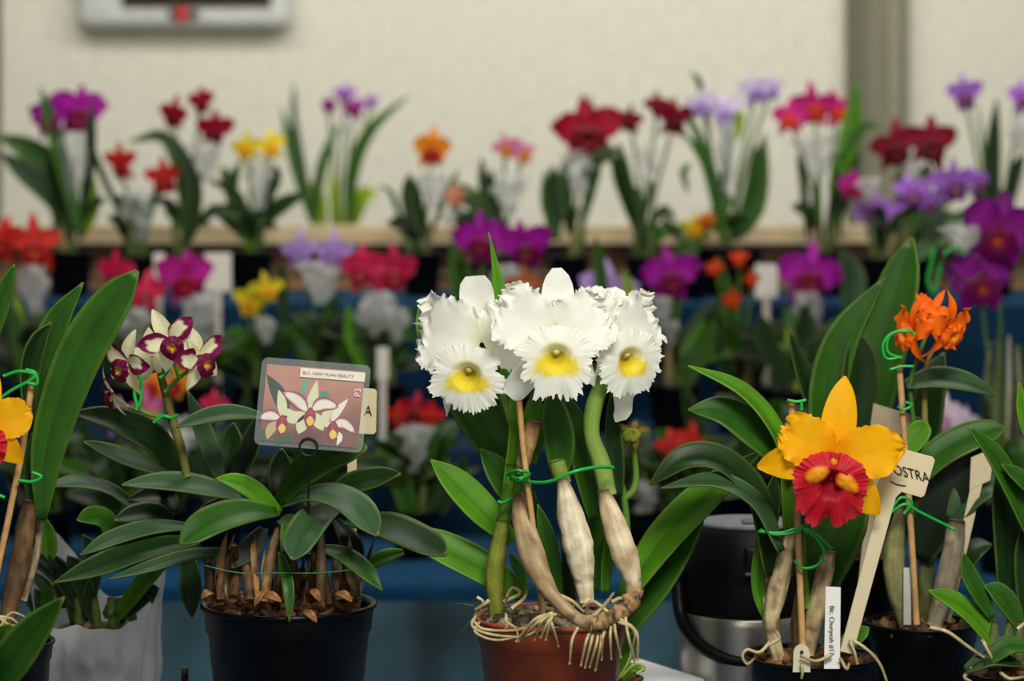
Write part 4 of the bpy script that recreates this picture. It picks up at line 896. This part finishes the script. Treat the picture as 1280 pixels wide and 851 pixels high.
# slim orchid behind it with a green-brown bloom
D = 2.52
t = plantroot('slim green orchid with one green-brown star bloom behind the terracotta pot', 775, D)
potat(t, 775, 846, D, 30, 24, rgb(40, 40, 40), chips=20)
stemtube(t, 'flower_stem', [(775, 850), (780, 760), (784, 680), (780, 620), (772, 590), (768, 566)], [5, 6, 5, 4, 4, 3], rgb(110, 160, 60), D)
stemtube(t, 'flower_stem', [(780, 624), (792, 612), (795, 590), (790, 548)], [4, 4.5, 4, 3], rgb(130, 170, 70), D)
bloom(t, 792, 540, D-.01, 27, 'greenbr', -10, -40, 10, hi=True)
leaf(t, [(772, 850), (764, 820), (756, 790)], 8, 'b', D-.1, (0, -1, .2))
leaf(t, [(774, 850), (790, 800), (786, 780)], 7, 'b', D-.06, (0, -1, .2), prof=STRAPP)
leaf(t, [(776, 852), (788, 836), (806, 838)], 6, 'b', D-.06, (0, -.7, .7))
roots(t, [[(770, 852), (786, 826), (790, 806)], [(768, 846), (760, 836), (766, 826)], [(776, 846), (794, 830), (806, 834), (796, 842)]], D-.1, 2.0, rgb(150, 170, 70), rgb(190, 180, 100))
# white foam box lid
mb = MB(); box(mb, (0, 0, 0), (.07, .13, .042), rgb(226, 228, 230), Matrix.Translation(P(806, 860, 2.60)+Vector((0, 0, -.0))) @ Matrix.Rotation(.5, 4, 'Z'))
zmin = min(v.z for v in mb.v)
for v in mb.v: v.z += TZ-zmin
tag(recentre(mk('foam_box', mb, 'matte', bevel=.004)), 'white foam box low between terracotta pot and steel flask', 'box')

# ================================================================== cream and maroon orchid
D = 2.44
t = plantroot('bushy orchid with small cream and maroon blooms in a black pot', 361, D)
potat(t, 361, 752, D, 110, 86, rgb(8, 8, 9), rgb(34, 22, 14), rgb(130, 84, 48), 140, .014)
LV = [
 ([(232, 600, 4), (192, 550, 2), (142, 526), (88, 516, -3)], 19, 'd', (.1, -.8, .6)),
 ([(236, 604, 4), (190, 584), (146, 570, -3), (104, 552, -6)], 17, 'd', (.1, -.6, .8)),
 ([(170, 634, 2), (135, 612), (96, 604, -3), (56, 608, -6)], 13, 'g', (0, -.6, .8)),
 ([(305, 622), (256, 610, -2), (206, 604, -4), (152, 606, -6)], 15, 'g', (0, -.55, .85)),
 ([(350, 642, -4), (322, 618, -5), (296, 604, -6), (270, 598, -7)], 12, 'b', (.1, -.7, .7)),
 ([(346, 640, -5), (305, 640, -8), (262, 654, -11), (225, 680, -13)], 21, 'm', (-.1, -.85, .6)),
 ([(346, 630, -2), (380, 590, -4), (420, 566, -6), (459, 560, -8)], 23, 'm', (-.15, -.9, .5)),
 ([(352, 632, -3), (398, 618, -6), (440, 632, -9), (472, 670, -12)], 20, 'g', (.2, -.6, .8)),
 ([(430, 628, -2), (398, 645, -6), (378, 670, -9), (366, 700, -11)], 24, 'g', (-.1, -.85, .5)),
 ([(408, 622, 2), (440, 606, 2), (472, 598, 1), (501, 592)], 15, 'd', (0, -.7, .7)),
 ([(432, 652, 0), (476, 656, -3), (520, 674, -6), (558, 694, -8)], 21, 'd', (.05, -.6, .8)),
 ([(400, 684, -4), (430, 694, -6), (456, 714, -8), (478, 738, -9)], 12, 'm', (.2, -.7, .7)),
 ([(300, 688, -2), (240, 694, -5), (190, 708, -8), (136, 724, -10)], 9, 'g', (0, -.6, .8)),
 ([(240, 658, 0), (190, 660, -3), (140, 674, -6), (100, 694, -8)], 13, 'g', (0, -.6, .8)),
 ([(246, 676, -1), (184, 686, -5), (124, 708, -9), (68, 728, -12)], 17, 'd', (0, -.75, .65)),
 ([(218, 650, 1), (184, 642), (142, 650, -3)], 15, 'd', (0, -.75, .65)),
 ([(150, 672), (124, 648, -2), (96, 650, -4)], 15, 'm', (0, -.8, .6)),
 ([(350, 690, -6), (360, 730, -9), (362, 778, -10)], 8, 'm', (0, -1, .2)),
 ([(278, 606, 3), (258, 548, 3), (234, 488, 3)], 13, 'g', (.2, -.95, .2)),
 ([(328, 520, -1), (290, 516, -3), (255, 522, -5), (220, 534, -7)], 12, 'g', (0, -.75, .6)),
 ([(292, 604, 4), (312, 560, 4), (326, 516, 4)], 15, 'k', (-.2, -.95, .2)),
 ([(280, 612, 5), (290, 560, 6), (292, 528, 6)], 16, 'd', (-.2, -.95, .2)),
 ([(236, 690, 0), (238, 730, 0), (240, 772, 0)], 15, 'd', (.1, -.95, .2)),
 ([(505, 690, 2), (478, 698, 2), (448, 714, 2)], 9, 'b', (0, -.7, .7)),
 ([(345, 620, 3), (350, 590, 4), (352, 560, 4)], 18, 'k', (.1, -.95, .2)),
 ([(330, 660, 0), (310, 690, -3), (290, 710, -6)], 16, 'k', (0, -.8, .6)),
 ([(350, 650, -2), (362, 655, -6), (352, 690, -8)], 12, 'm', (0, -.9, .4)),
 ([(220, 640, 3), (200, 620, 3), (160, 625, 1)], 13, 'k', (0, -.7, .7)),
 ([(330, 640, 2), (290, 632, 0), (250, 636, -3)], 13, 'k', (0, -.7, .7)),
 ([(420, 650, 3), (440, 680, 2), (450, 710, 1)], 14, 'k', (0, -.8, .5)),
]
for p, hw, tone, nm in LV: leaf(t, p, hw, tone, D, nm, prof=ROUNDP if hw >= 20 else LEAFP, fold=.18)
rg = random.Random(11)
for (bx, by, tx, ty_) in ((262, 752, 258, 690), (276, 752, 282, 690), (292, 748, 300, 680), (400, 750, 384, 660), (412, 752, 404, 690), (424, 750, 420, 690), (436, 752, 438, 700), (330, 752, 340, 660), (352, 750, 356, 650), (378, 752, 368, 650), (312, 750, 318, 690), (446, 750, 446, 700)):
    tx += rg.uniform(-18, 18)
    bulb(t, [(tx, ty_, rg.uniform(-4, 2)), ((tx+bx)/2+rg.uniform(-4, 4), (ty_+by)/2, rg.uniform(-5, 0)), (bx, by, rg.uniform(-5, 0))], [4, 7, 6], D-.02, rgb(*rg.choice(((150, 116, 72), (104, 74, 44), (80, 62, 36)))), rgb(62, 44, 26), .6, seg=10)
for i in range(26):
    x0 = rg.uniform(262, 448); y0 = 752+rg.uniform(-4, 2); hgt = rg.uniform(25, 85); dx = rg.uniform(-22, 22); sc_ = rg.choice(((150, 110, 66), (96, 62, 36), (180, 150, 104), (60, 40, 24), (60, 40, 24)))
    mbs = MB(); blade(mbs, [P(x0, y0, D-.03+rg.uniform(-.05, .03)), P(x0+dx*.4, y0-hgt*.5, D-.03+rg.uniform(-.05, .03)), P(x0+dx, y0-hgt, D-.03+rg.uniform(-.05, .03))], rg.uniform(3, 7)*K(D), (rg.uniform(-.6, .6), -1, .1), STRAPP, 10, 5, .5, .2, 2, .3, colf=lambda s, u, c=sc_: rgb(*c), twist=rg.uniform(-1.5, 1.5), seed=i*3.1)
    mk('dry_sheath', mbs, 'bulb', t)
for (x0, y0, x1, y1) in ((326, 745, 352, 752), (380, 765, 396, 778), (420, 742, 440, 752), (388, 738, 400, 752), (330, 740, 318, 758), (266, 742, 252, 748)):
    leaf(t, [(x0, y0, 0), ((x0+x1)/2, (y0+y1)/2-4, -1), (x1, y1, -1)], 5, 's', D-.1, (0, -.7, .7)).name = 'dry_sheath'
stemtube(t, 'flower_stem', [(234, 596), (226, 560), (214, 520), (204, 480), (200, 466)], [5, 6, 5.5, 5, 4], rgb(110, 120, 54), D-.02, 'leaf', 10, 0, rgb(120, 92, 56))
for p in ([(214, 522), (196, 520), (178, 514), (170, 500), (166, 470)], [(206, 490), (222, 474), (236, 462), (244, 450)], [(203, 476), (206, 455), (212, 436)], [(178, 514), (160, 508), (148, 496)]):
    stemtube(t, 'flower_stem', p, [3, 2.5, 2.2], rgb(90, 140, 56), D-.03, 'leaf', 7)
for p in ([(170, 512), (176, 500), (176, 476), (172, 468), (168, 490), (172, 510)], [(200, 472), (208, 466), (214, 450), (208, 446)], [(196, 526), (204, 520), (214, 522), (222, 518)], [(192, 528), (198, 522), (206, 518)], [(224, 474), (218, 456), (214, 446)]):
    tie(t, p, D-.045, 2.2)
tie(t, [(252, 706), (300, 716), (350, 716), (400, 716), (440, 712)], D-.09, .8, rgb(40, 110, 50))
CRM = rgb(238, 234, 190); MAR = rgb(122, 12, 70); MAR2 = rgb(96, 6, 50)
def cm_petal(sd, amt):
    def f(s, u):
        q = nz(s*5+sd, u*3)*.25
        k_ = max(sm(.62, .74, s+q*.3) if amt > 1 else 0, sm(.54, .68, abs(u+.22)+q*.5+(.3 if s > .8 else 0)))
        return mix(CRM, MAR, k_*min(1, amt))
    return f
def cream_fl(px, py, d, Rpx, yaw, pitch, roll):
    R = Rpx*K(d); X = fx(P(px, py, d), yaw, pitch, roll)
    mb = MB(); ellip(mb, (0, -.2*R, .0), (.09*R, .14*R, .1*R), MAR, X); fl = mk('flower', mb, 'petal', t)
    for a in (92, -125, -55): petal(fl, 'sepal', X, R, a, 1.05, .29, cm_petal(a, .12), SEPP, .12, .06, .05, 1.2, 0, .2, 20, 11)
    for a in (18, 162): petal(fl, 'petal', X, R, a, .98, .36, cm_petal(a, 1.1), PETP, -.1, .12, .08, 1.5, .03, .28, 26, 17)
    lip(fl, X, R*.40, lambda r, th: mix(rgb(236, 190, 60), MAR2, sm(.15, .4, r+.2*nz(math.cos(th)*4, math.sin(th)*4))) if math.sin(th) < .3 else mix(rgb(232, 190, 90), MAR, sm(.15, .5, r)), .9, 1.15, .8, -.18*R, .8, .5, .12, 7, 14, 60, .1)
cream_fl(160, 452, D-.05, 41, -34, 10, 22)
cream_fl(142, 490, D-.04, 34, -66, 24, -24)
cream_fl(212, 424, D-.06, 41, 4, 8, -28)
cream_fl(247, 446, D-.05, 42, 46, 4, -20)
cream_fl(190, 446, D-.02, 36, -160, 0, 10)

# photo card on its clip
d = 2.34
TL, TR, BL = P(328, 446, d), P(464, 457, d), P(317, 555, d)
U = TR-TL; V = BL-TL; NRM = U.cross(V).normalized()
if NRM.y > 0: NRM = -NRM
def cp(u, v, lift=0.0): return TL+U*u+V*v+NRM*lift
t = thing('photo_card', 'laminated photo card of cream and maroon blooms above the bushy orchid', 'card', cp(.5, 1.0))
def rrect(u0, v0, u1, v1, r, lift, n=6):
    out = []; ru = r; rv = r*U.length/V.length
    for (cu, cv, a0) in ((u1-ru, v0+rv, -90), (u1-ru, v1-rv, 0), (u0+ru, v1-rv, 90), (u0+ru, v0+rv, 180)):
        for i in range(n+1):
            a = math.radians(a0+90*i/n); out.append(cp(cu+ru*math.cos(a), cv+rv*math.sin(a), lift))
    return out
mb = MB(); polyplate(mb, rrect(0, 0, 1, 1, .06, .0012), (1, 1, 1), -NRM*.0032); mk('sleeve', mb, 'sleeve', t, smooth=False)
mb = MB()
def patch(pts, col, lift, colf=None): 
    ids = [mb.add(cp(u, v, lift), colf(u, v) if colf else col, (u, v)) for u, v in pts]; mb.f.append(tuple(ids))
nn = 14; rows = []
for i in range(nn+1):
    row = []
    for j in range(nn+1):
        u = .05+.90*j/nn; v = .075+.87*i/nn
        c = mix(rgb(190, 132, 112), rgb(128, 78, 66), sm(.3, .95, v+.15*u+.12*nz(u*5, v*5)))
        if v > .78: c = mix(c, rgb(70, 44, 40), .6*sm(.2, .45, u)*sm(.75, .5, u))
        row.append(mb.add(cp(u, v, .0), c, (u, v)))
    rows.append(row)
grid(mb, rows)
def flat(path, hw, col, lift, edge=None, prof=SEPP):
    pts = [cp(u, v, lift) for u, v in path]; 
    blade(mb, pts, hw*U.length, tuple(NRM), prof, 16, 9, 0, colf=(lambda s, u: mix(col, edge, sm(.55, .8, abs(u)+(.5 if s > .9 else 0))) if edge else col))
PK = rgb(150, 22, 66); CW = rgb(238, 230, 214); CG = rgb(222, 222, 178)
flat([(.28, .62), (.18, .4), (.06, .2)], .075, rgb(22, 62, 44), .0003)
flat([(.06, .95), (.1, .86), (.2, .9)], .04, rgb(40, 90, 50), .0003)
flat([(.2, .95), (.27, .88), (.34, .94)], .05, rgb(46, 90, 54), .0003)
flat([(.4, .42), (.41, .3), (.45, .16)], .025, rgb(90, 170, 140), .0003)
flat([(.56, .4), (.6, .36), (.66, .38)], .03, rgb(60, 150, 120), .0003)
flat([(.48, .55), (.5, .42), (.52, .22)], .055, CG, .0005)
flat([(.46, .58), (.36, .46), (.22, .38)], .075, CW, .0006, PK, PETP)
flat([(.5, .56), (.6, .48), (.74, .5)], .075, CW, .0006, PK, PETP)
flat([(.46, .6), (.34, .66), (.26, .62), (.24, .7)], .065, CG, .0004)
flat([(.52, .6), (.58, .7), (.62, .78)], .06, CG, .0004)
flat([(.46, .62), (.42, .75), (.4, .84)], .06, CG, .0004)
flat([(.24, .66), (.22, .5), (.18, .36)], .05, CG, .0005)
flat([(.22, .68), (.12, .66), (.03, .7)], .065, CW, .0006, PK, PETP)
flat([(.2, .72), (.14, .82), (.12, .93)], .05, rgb(206, 176, 130), .0005)
flat([(.68, .68), (.74, .54), (.82, .4)], .04, CW, .0005)
flat([(.7, .72), (.8, .68), (.92, .78)], .065, CW, .0006, PK, PETP)
flat([(.66, .74), (.64, .6), (.7, .5)], .05, CG, .0005)
flat([(.72, .78), (.78, .84), (.76, .94)], .03, CW, .0006)
for (u, v) in ((.49, .65), (.24, .76), (.71, .78)):
    flat([(u, v-.12), (u, v), (u, v+.13)], .06, PK, .0008, None, PETP)
    flat([(u, v-.02), (u+.005, v+.04), (u, v+.09)], .038, rgb(238, 206, 90), .0010, None, PETP)
    flat([(u, v-.1), (u, v-.06), (u, v-.02)], .022, rgb(180, 50, 60), .0010, None, PETP)
mk('photo_print', mb, 'card', t, smooth=False)
mb = MB(); patch([(.36, .085), (.955, .085), (.955, .19), (.36, .19)], rgb(232, 222, 204), .0014); ns = mk('name_strip', mb, 'card', t, smooth=False)
mk('lettering', text_mb('BLC. HAW YUAN BEAUTY', rgb(60, 48, 44), .47*U.length, cp(.385, .158, .0016), U.normalized(), -V.normalized()), 'ink', ns, smooth=False)
mk('lettering', text_mb('P3', rgb(236, 214, 206), .07*U.length, cp(.93, .36, .0016), -V.normalized(), -U.normalized()), 'ink', t, smooth=False)
mb = MB(); rc = cp(.505, .98, .0025); rr = 11*K(d)
tube(mb, [rc+Vector((rr*math.cos(a*6.2832/24), 0, rr*math.sin(a*6.2832/24))) for a in range(25)], 1.4*K(d), 7, n=49, colf=lambda s, a: rgb(26, 32, 38), cap=False); mk('ring', mb, 'plastic', t)
mb = MB(); tube(mb, [rc+Vector((0, .004, -rr)), P(386, 600, d+.02), P(384, 700, d+.06)], 1.5*K(d), 7, colf=lambda s, a: rgb(30, 36, 42)); mk('clip_wire', mb, 'plastic', t)

# beige stake label behind the card
D3 = 2.47
t = thing('plant_label', 'beige paddle label lettered A sticking out behind the photo card', 'plant label', P(440, 752, D3))
mb = MB(); polyplate(mb, [P(432, 484, D3), P(468, 486, D3), P(471, 489, D3), P(470, 540, D3), P(467, 543, D3), P(446, 542, D3), P(445, 756, D3), P(435, 756, D3), P(434, 542, D3), P(426, 541, D3)], rgb(206, 192, 150), Vector((0, .002, 0))); mk('paddle', mb, 'card', t, smooth=False, bevel=.0006)
mk('lettering', text_mb('A', rgb(30, 30, 34), 10*K(D3), P(455, 519, D3)+Vector((0, -.0012, 0)), Vector((1, 0, -.05)), Vector((.05, 0, 1))*1.2), 'ink', t, smooth=False)

# black rod on the table
mb = MB(); tube(mb, [P(231, 0, 2.5).xz.to_3d() if False else Vector(((231-640)*K(2.5), CAMY+2.5, TZ)), Vector(((231-640)*K(2.5), CAMY+2.5, H-(834-HZ)*K(2.5)))], 4.5*K(2.5), 10, colf=lambda s, a: mix(rgb(16, 16, 18), rgb(120, 90, 50), sm(.9, 1, s)))
tag(recentre(mk('stub_stick', mb, 'plastic')), 'short dark stick upright left of the bushy orchid black pot', 'stick')

# ================================================================== bagged orchid, left
D = 2.56
t = plantroot('small leafy orchid without blooms inside a white plastic bag', 118, D)
potat(t, 118, 786, D, 62, 52, rgb(120, 116, 108), chips=30)
for p, hw, tone, nm in (
 ([(64, 700), (60, 675), (57, 648)], 13, 'b', (0, -1, .2)), ([(112, 775), (80, 722), (30, 690)], 15, 'k', (0, -.8, .5)),
 ([(140, 780), (182, 726, -2), (222, 690, -4)], 12, 'b', (-.2, -.8, .5)), ([(92, 782), (96, 735), (126, 690)], 12, 'd', (.1, -.95, .3)),
 ([(120, 780), (100, 720), (84, 694)], 14, 'd', (0, -.9, .4)), ([(150, 778), (188, 740), (192, 756)], 10, 'd', (0, -.9, .4)),
 ([(130, 770), (150, 758), (172, 780)], 10, 'g', (0, -.7, .7)), ([(60, 790), (44, 750), (26, 740)], 12, 'd', (0, -.8, .5)),
 ([(50, 770), (60, 740), (36, 712)], 10, 'm', (0, -.8, .5)), ([(110, 770), (118, 700), (104, 668)], 12, 'd', (0, -.9, .4)), ([(80, 760), (78, 720), (60, 690)], 14, 'k', (0, -.9, .4))):
    leaf(t, p, hw, tone, D, nm)
for bx in (98, 120, 140): bulb(t, [(bx-2, 746), (bx, 768), (bx+2, 792)], [4, 6, 6], D, rgb(100, 124, 56), rgb(80, 100, 40))
mb = MB(); rows = []; bc = Vector(((122-640)*K(D), CAMY+D, TZ)); seg = 90; nv = 22
for i in range(nv):
    s = i/(nv-1); row = []
    for j in range(seg):
        a = 6.2832*j/seg; ca, sa = math.cos(a), math.sin(a)
        flap = 96*max(0, math.cos(a-.30))**3+100*max(0, math.cos(a-2.5))**4        # two raised handles: right and back-left
        r = (72+10*s)*(1+.10*nz(ca*2.2, sa*2.2, s*2)+.05*nz(ca*7, sa*7, s*5)+.02*math.sin(a*17+3*s))+s*s*8*max(0, ca)
        top = 772-flap-6*nz(ca*3, sa*3, 4)
        z0_ = HZ+(H-TZ)/K(D); py = z0_-3+(top-z0_+3)*s
        row.append(mb.add((bc.x+r*ca*K(D), bc.y+r*sa*K(D)*.95, H-(py-HZ)*K(D)), (1, 1, 1), (j/seg, s)))
    rows.append(row)
grid(mb, rows, True); mb.f.append(tuple(reversed(rows[0])))
tag(recentre(mk('plastic_bag', mb, 'bag')), 'crumpled white translucent plastic bag open around a small leafy orchid', 'bag')

# ================================================================== left edge orchid
D = 2.36
t = plantroot('tall broad-leaved orchid with half a yellow-orange bloom at left edge', -6, D)
potat(t, -6, 800, D, 74, 60, BLACK, chips=80, hump=.02)
leaf(t, [(52, 650), (60, 560), (92, 460), (130, 392), (172, 338)], 31, 'm', D-.02, (.3, -.9, .3), prof=[.2, .5, .72, .88, .98, 1.02, 1, .9, .68, .1], fold=.15)
leaf(t, [(48, 600), (44, 500), (66, 412), (104, 353)], 21, 'm', D+.02, (.3, -.9, .3))
leaf(t, [(36, 540), (34, 470), (44, 430), (64, 403)], 13, 'd', D, (.6, -.7, .3), fold=.5)
leaf(t, [(-16, 440), (0, 380), (18, 330)], 13, 'm', D, (.4, -.9, .3))
leaf(t, [(46, 640), (44, 590), (40, 540)], 16, 'm', D+.0, (.1, -1, .1))
bulb(t, [(38, 626), (32, 660), (26, 700), (16, 740), (6, 790)], [9, 12, 13, 12, 9], D-.02, rgb(126, 96, 62), rgb(60, 44, 30), .8)
bulb(t, [(50, 640), (46, 690), (30, 750)], [4, 5, 4], D-.0, rgb(170, 156, 120), rgb(120, 104, 70))
bulb(t, [(-10, 700), (-14, 740), (-10, 790)], [8, 11, 8], D, rgb(110, 110, 60), rgb(80, 80, 40))
stake(t, [(41, 468), (28, 560), (10, 650), (-6, 730), (-10, 800)], D-.045, 4.2)
for p in ([(4, 470), (24, 464), (44, 468), (36, 476), (14, 488), (0, 498)], [(32, 462), (44, 466), (46, 480), (34, 478)], [(22, 600), (40, 602), (52, 596), (40, 590)], [(-4, 618), (6, 622)]):
    tie(t, p, D-.055, 2.2)
R = 78*K(D); X = fx(P(-22, 528, D-.08), 12, 6, 0)
mb = MB(); ellip(mb, (0, -.16*R, 0), (.08*R, .14*R, .09*R), rgb(236, 150, 30), X); fl = mk('flower', mb, 'petal', t)
for a, L, w in ((80, .95, .24), (-130, .9, .22), (-48, .92, .26)): petal(fl, 'sepal', X, R, a, L, w, ycf, SEPP, .1, .05, .05, 1.2, 0, .15, 20, 9)
for a in (10, 165): petal(fl, 'petal', X, R, a, .76, .36, ycf, WIDEP, .05, .08, .06, 3, .08, .1, 30, 17)
lip(fl, X, R*.42, ylip, .9, 1.05, .8, -.3*R, .5, .45, .12, 10, 18, 120, .2)
stemtube(t, 'flower_stem', [(-8, 700), (-14, 620), (-22, 540)], [4, 3, 3], rgb(96, 130, 40), D-.02)
leaf(t, [(-30, 880), (6, 836, -4), (40, 792, -6), (80, 746, -8)], 27, 'm', D-.12, (.3, -.85, .4), fold=.4)
leaf(t, [(-30, 850), (-6, 800, -3), (14, 780, -4)], 10, 'm', D-.1, (.3, -.85, .4))
roots(t, [[(-4, 770), (16, 774), (30, 790)], [(0, 784), (14, 766), (34, 772)], [(-10, 760), (10, 780), (44, 782)], [(10, 796), (30, 800), (50, 790)]], D-.05, 1.8)

# ================================================================== camera, light
cam = bpy.data.cameras.new('camera'); co = bpy.data.objects.new('camera', cam); COL.objects.link(co)
co.location = (0, CAMY, H); co.rotation_euler = (math.radians(90), 0, 0)
cam.sensor_width = 36.0; cam.lens = F/1280*36.0; cam.shift_y = -(425.5-HZ)/1280
cam.dof.use_dof = True; cam.dof.focus_distance = 2.36; cam.dof.aperture_fstop = 4.0; cam.dof.aperture_blades = 9
cam.clip_start = .05; cam.clip_end = 50
SC.camera = co
def area(name, loc, target, sx, sy, power, col):
    l = bpy.data.lights.new(name, 'AREA'); l.shape = 'RECTANGLE'; l.size = sx; l.size_y = sy; l.energy = power; l.color = col
    o = bpy.data.objects.new(name, l); COL.objects.link(o); o.location = loc
    o.rotation_euler = (Vector(target)-Vector(loc)).to_track_quat('-Z', 'Y').to_euler(); return o
area('ceiling_light', (.35, -1.8, 2.6), (.15, .0, 1.05), .9, .5, 64, (1, .98, .92))
area('ceiling_light', (.3, 1.7, 3.1), (0, 2.4, .8), 3.2, .5, 56, (1, .97, .91))
area('ceiling_light', (0, 2.9, 3.1), (0, 4.65, 1.15), 4.2, .4, 47, (1, .97, .92))
area('front_fill', (.2, -3.4, 1.75), (.1, .2, .95), 2.4, 1.0, 16, (1, .98, .94))  # added weak fill from behind the camera, not a lamp of the room
w = bpy.data.worlds.new('world'); SC.world = w; w.use_nodes = True
w.node_tree.nodes['Background'].inputs[0].default_value = (1.0, .98, .95, 1); w.node_tree.nodes['Background'].inputs[1].default_value = .08
SC.view_settings.view_transform = 'Standard'
SC.view_settings.look = 'None'
SC.view_settings.exposure = 0.0
SC.cycles.max_bounces = 6; SC.cycles.transparent_max_bounces = 12; SC.cycles.use_denoising = True
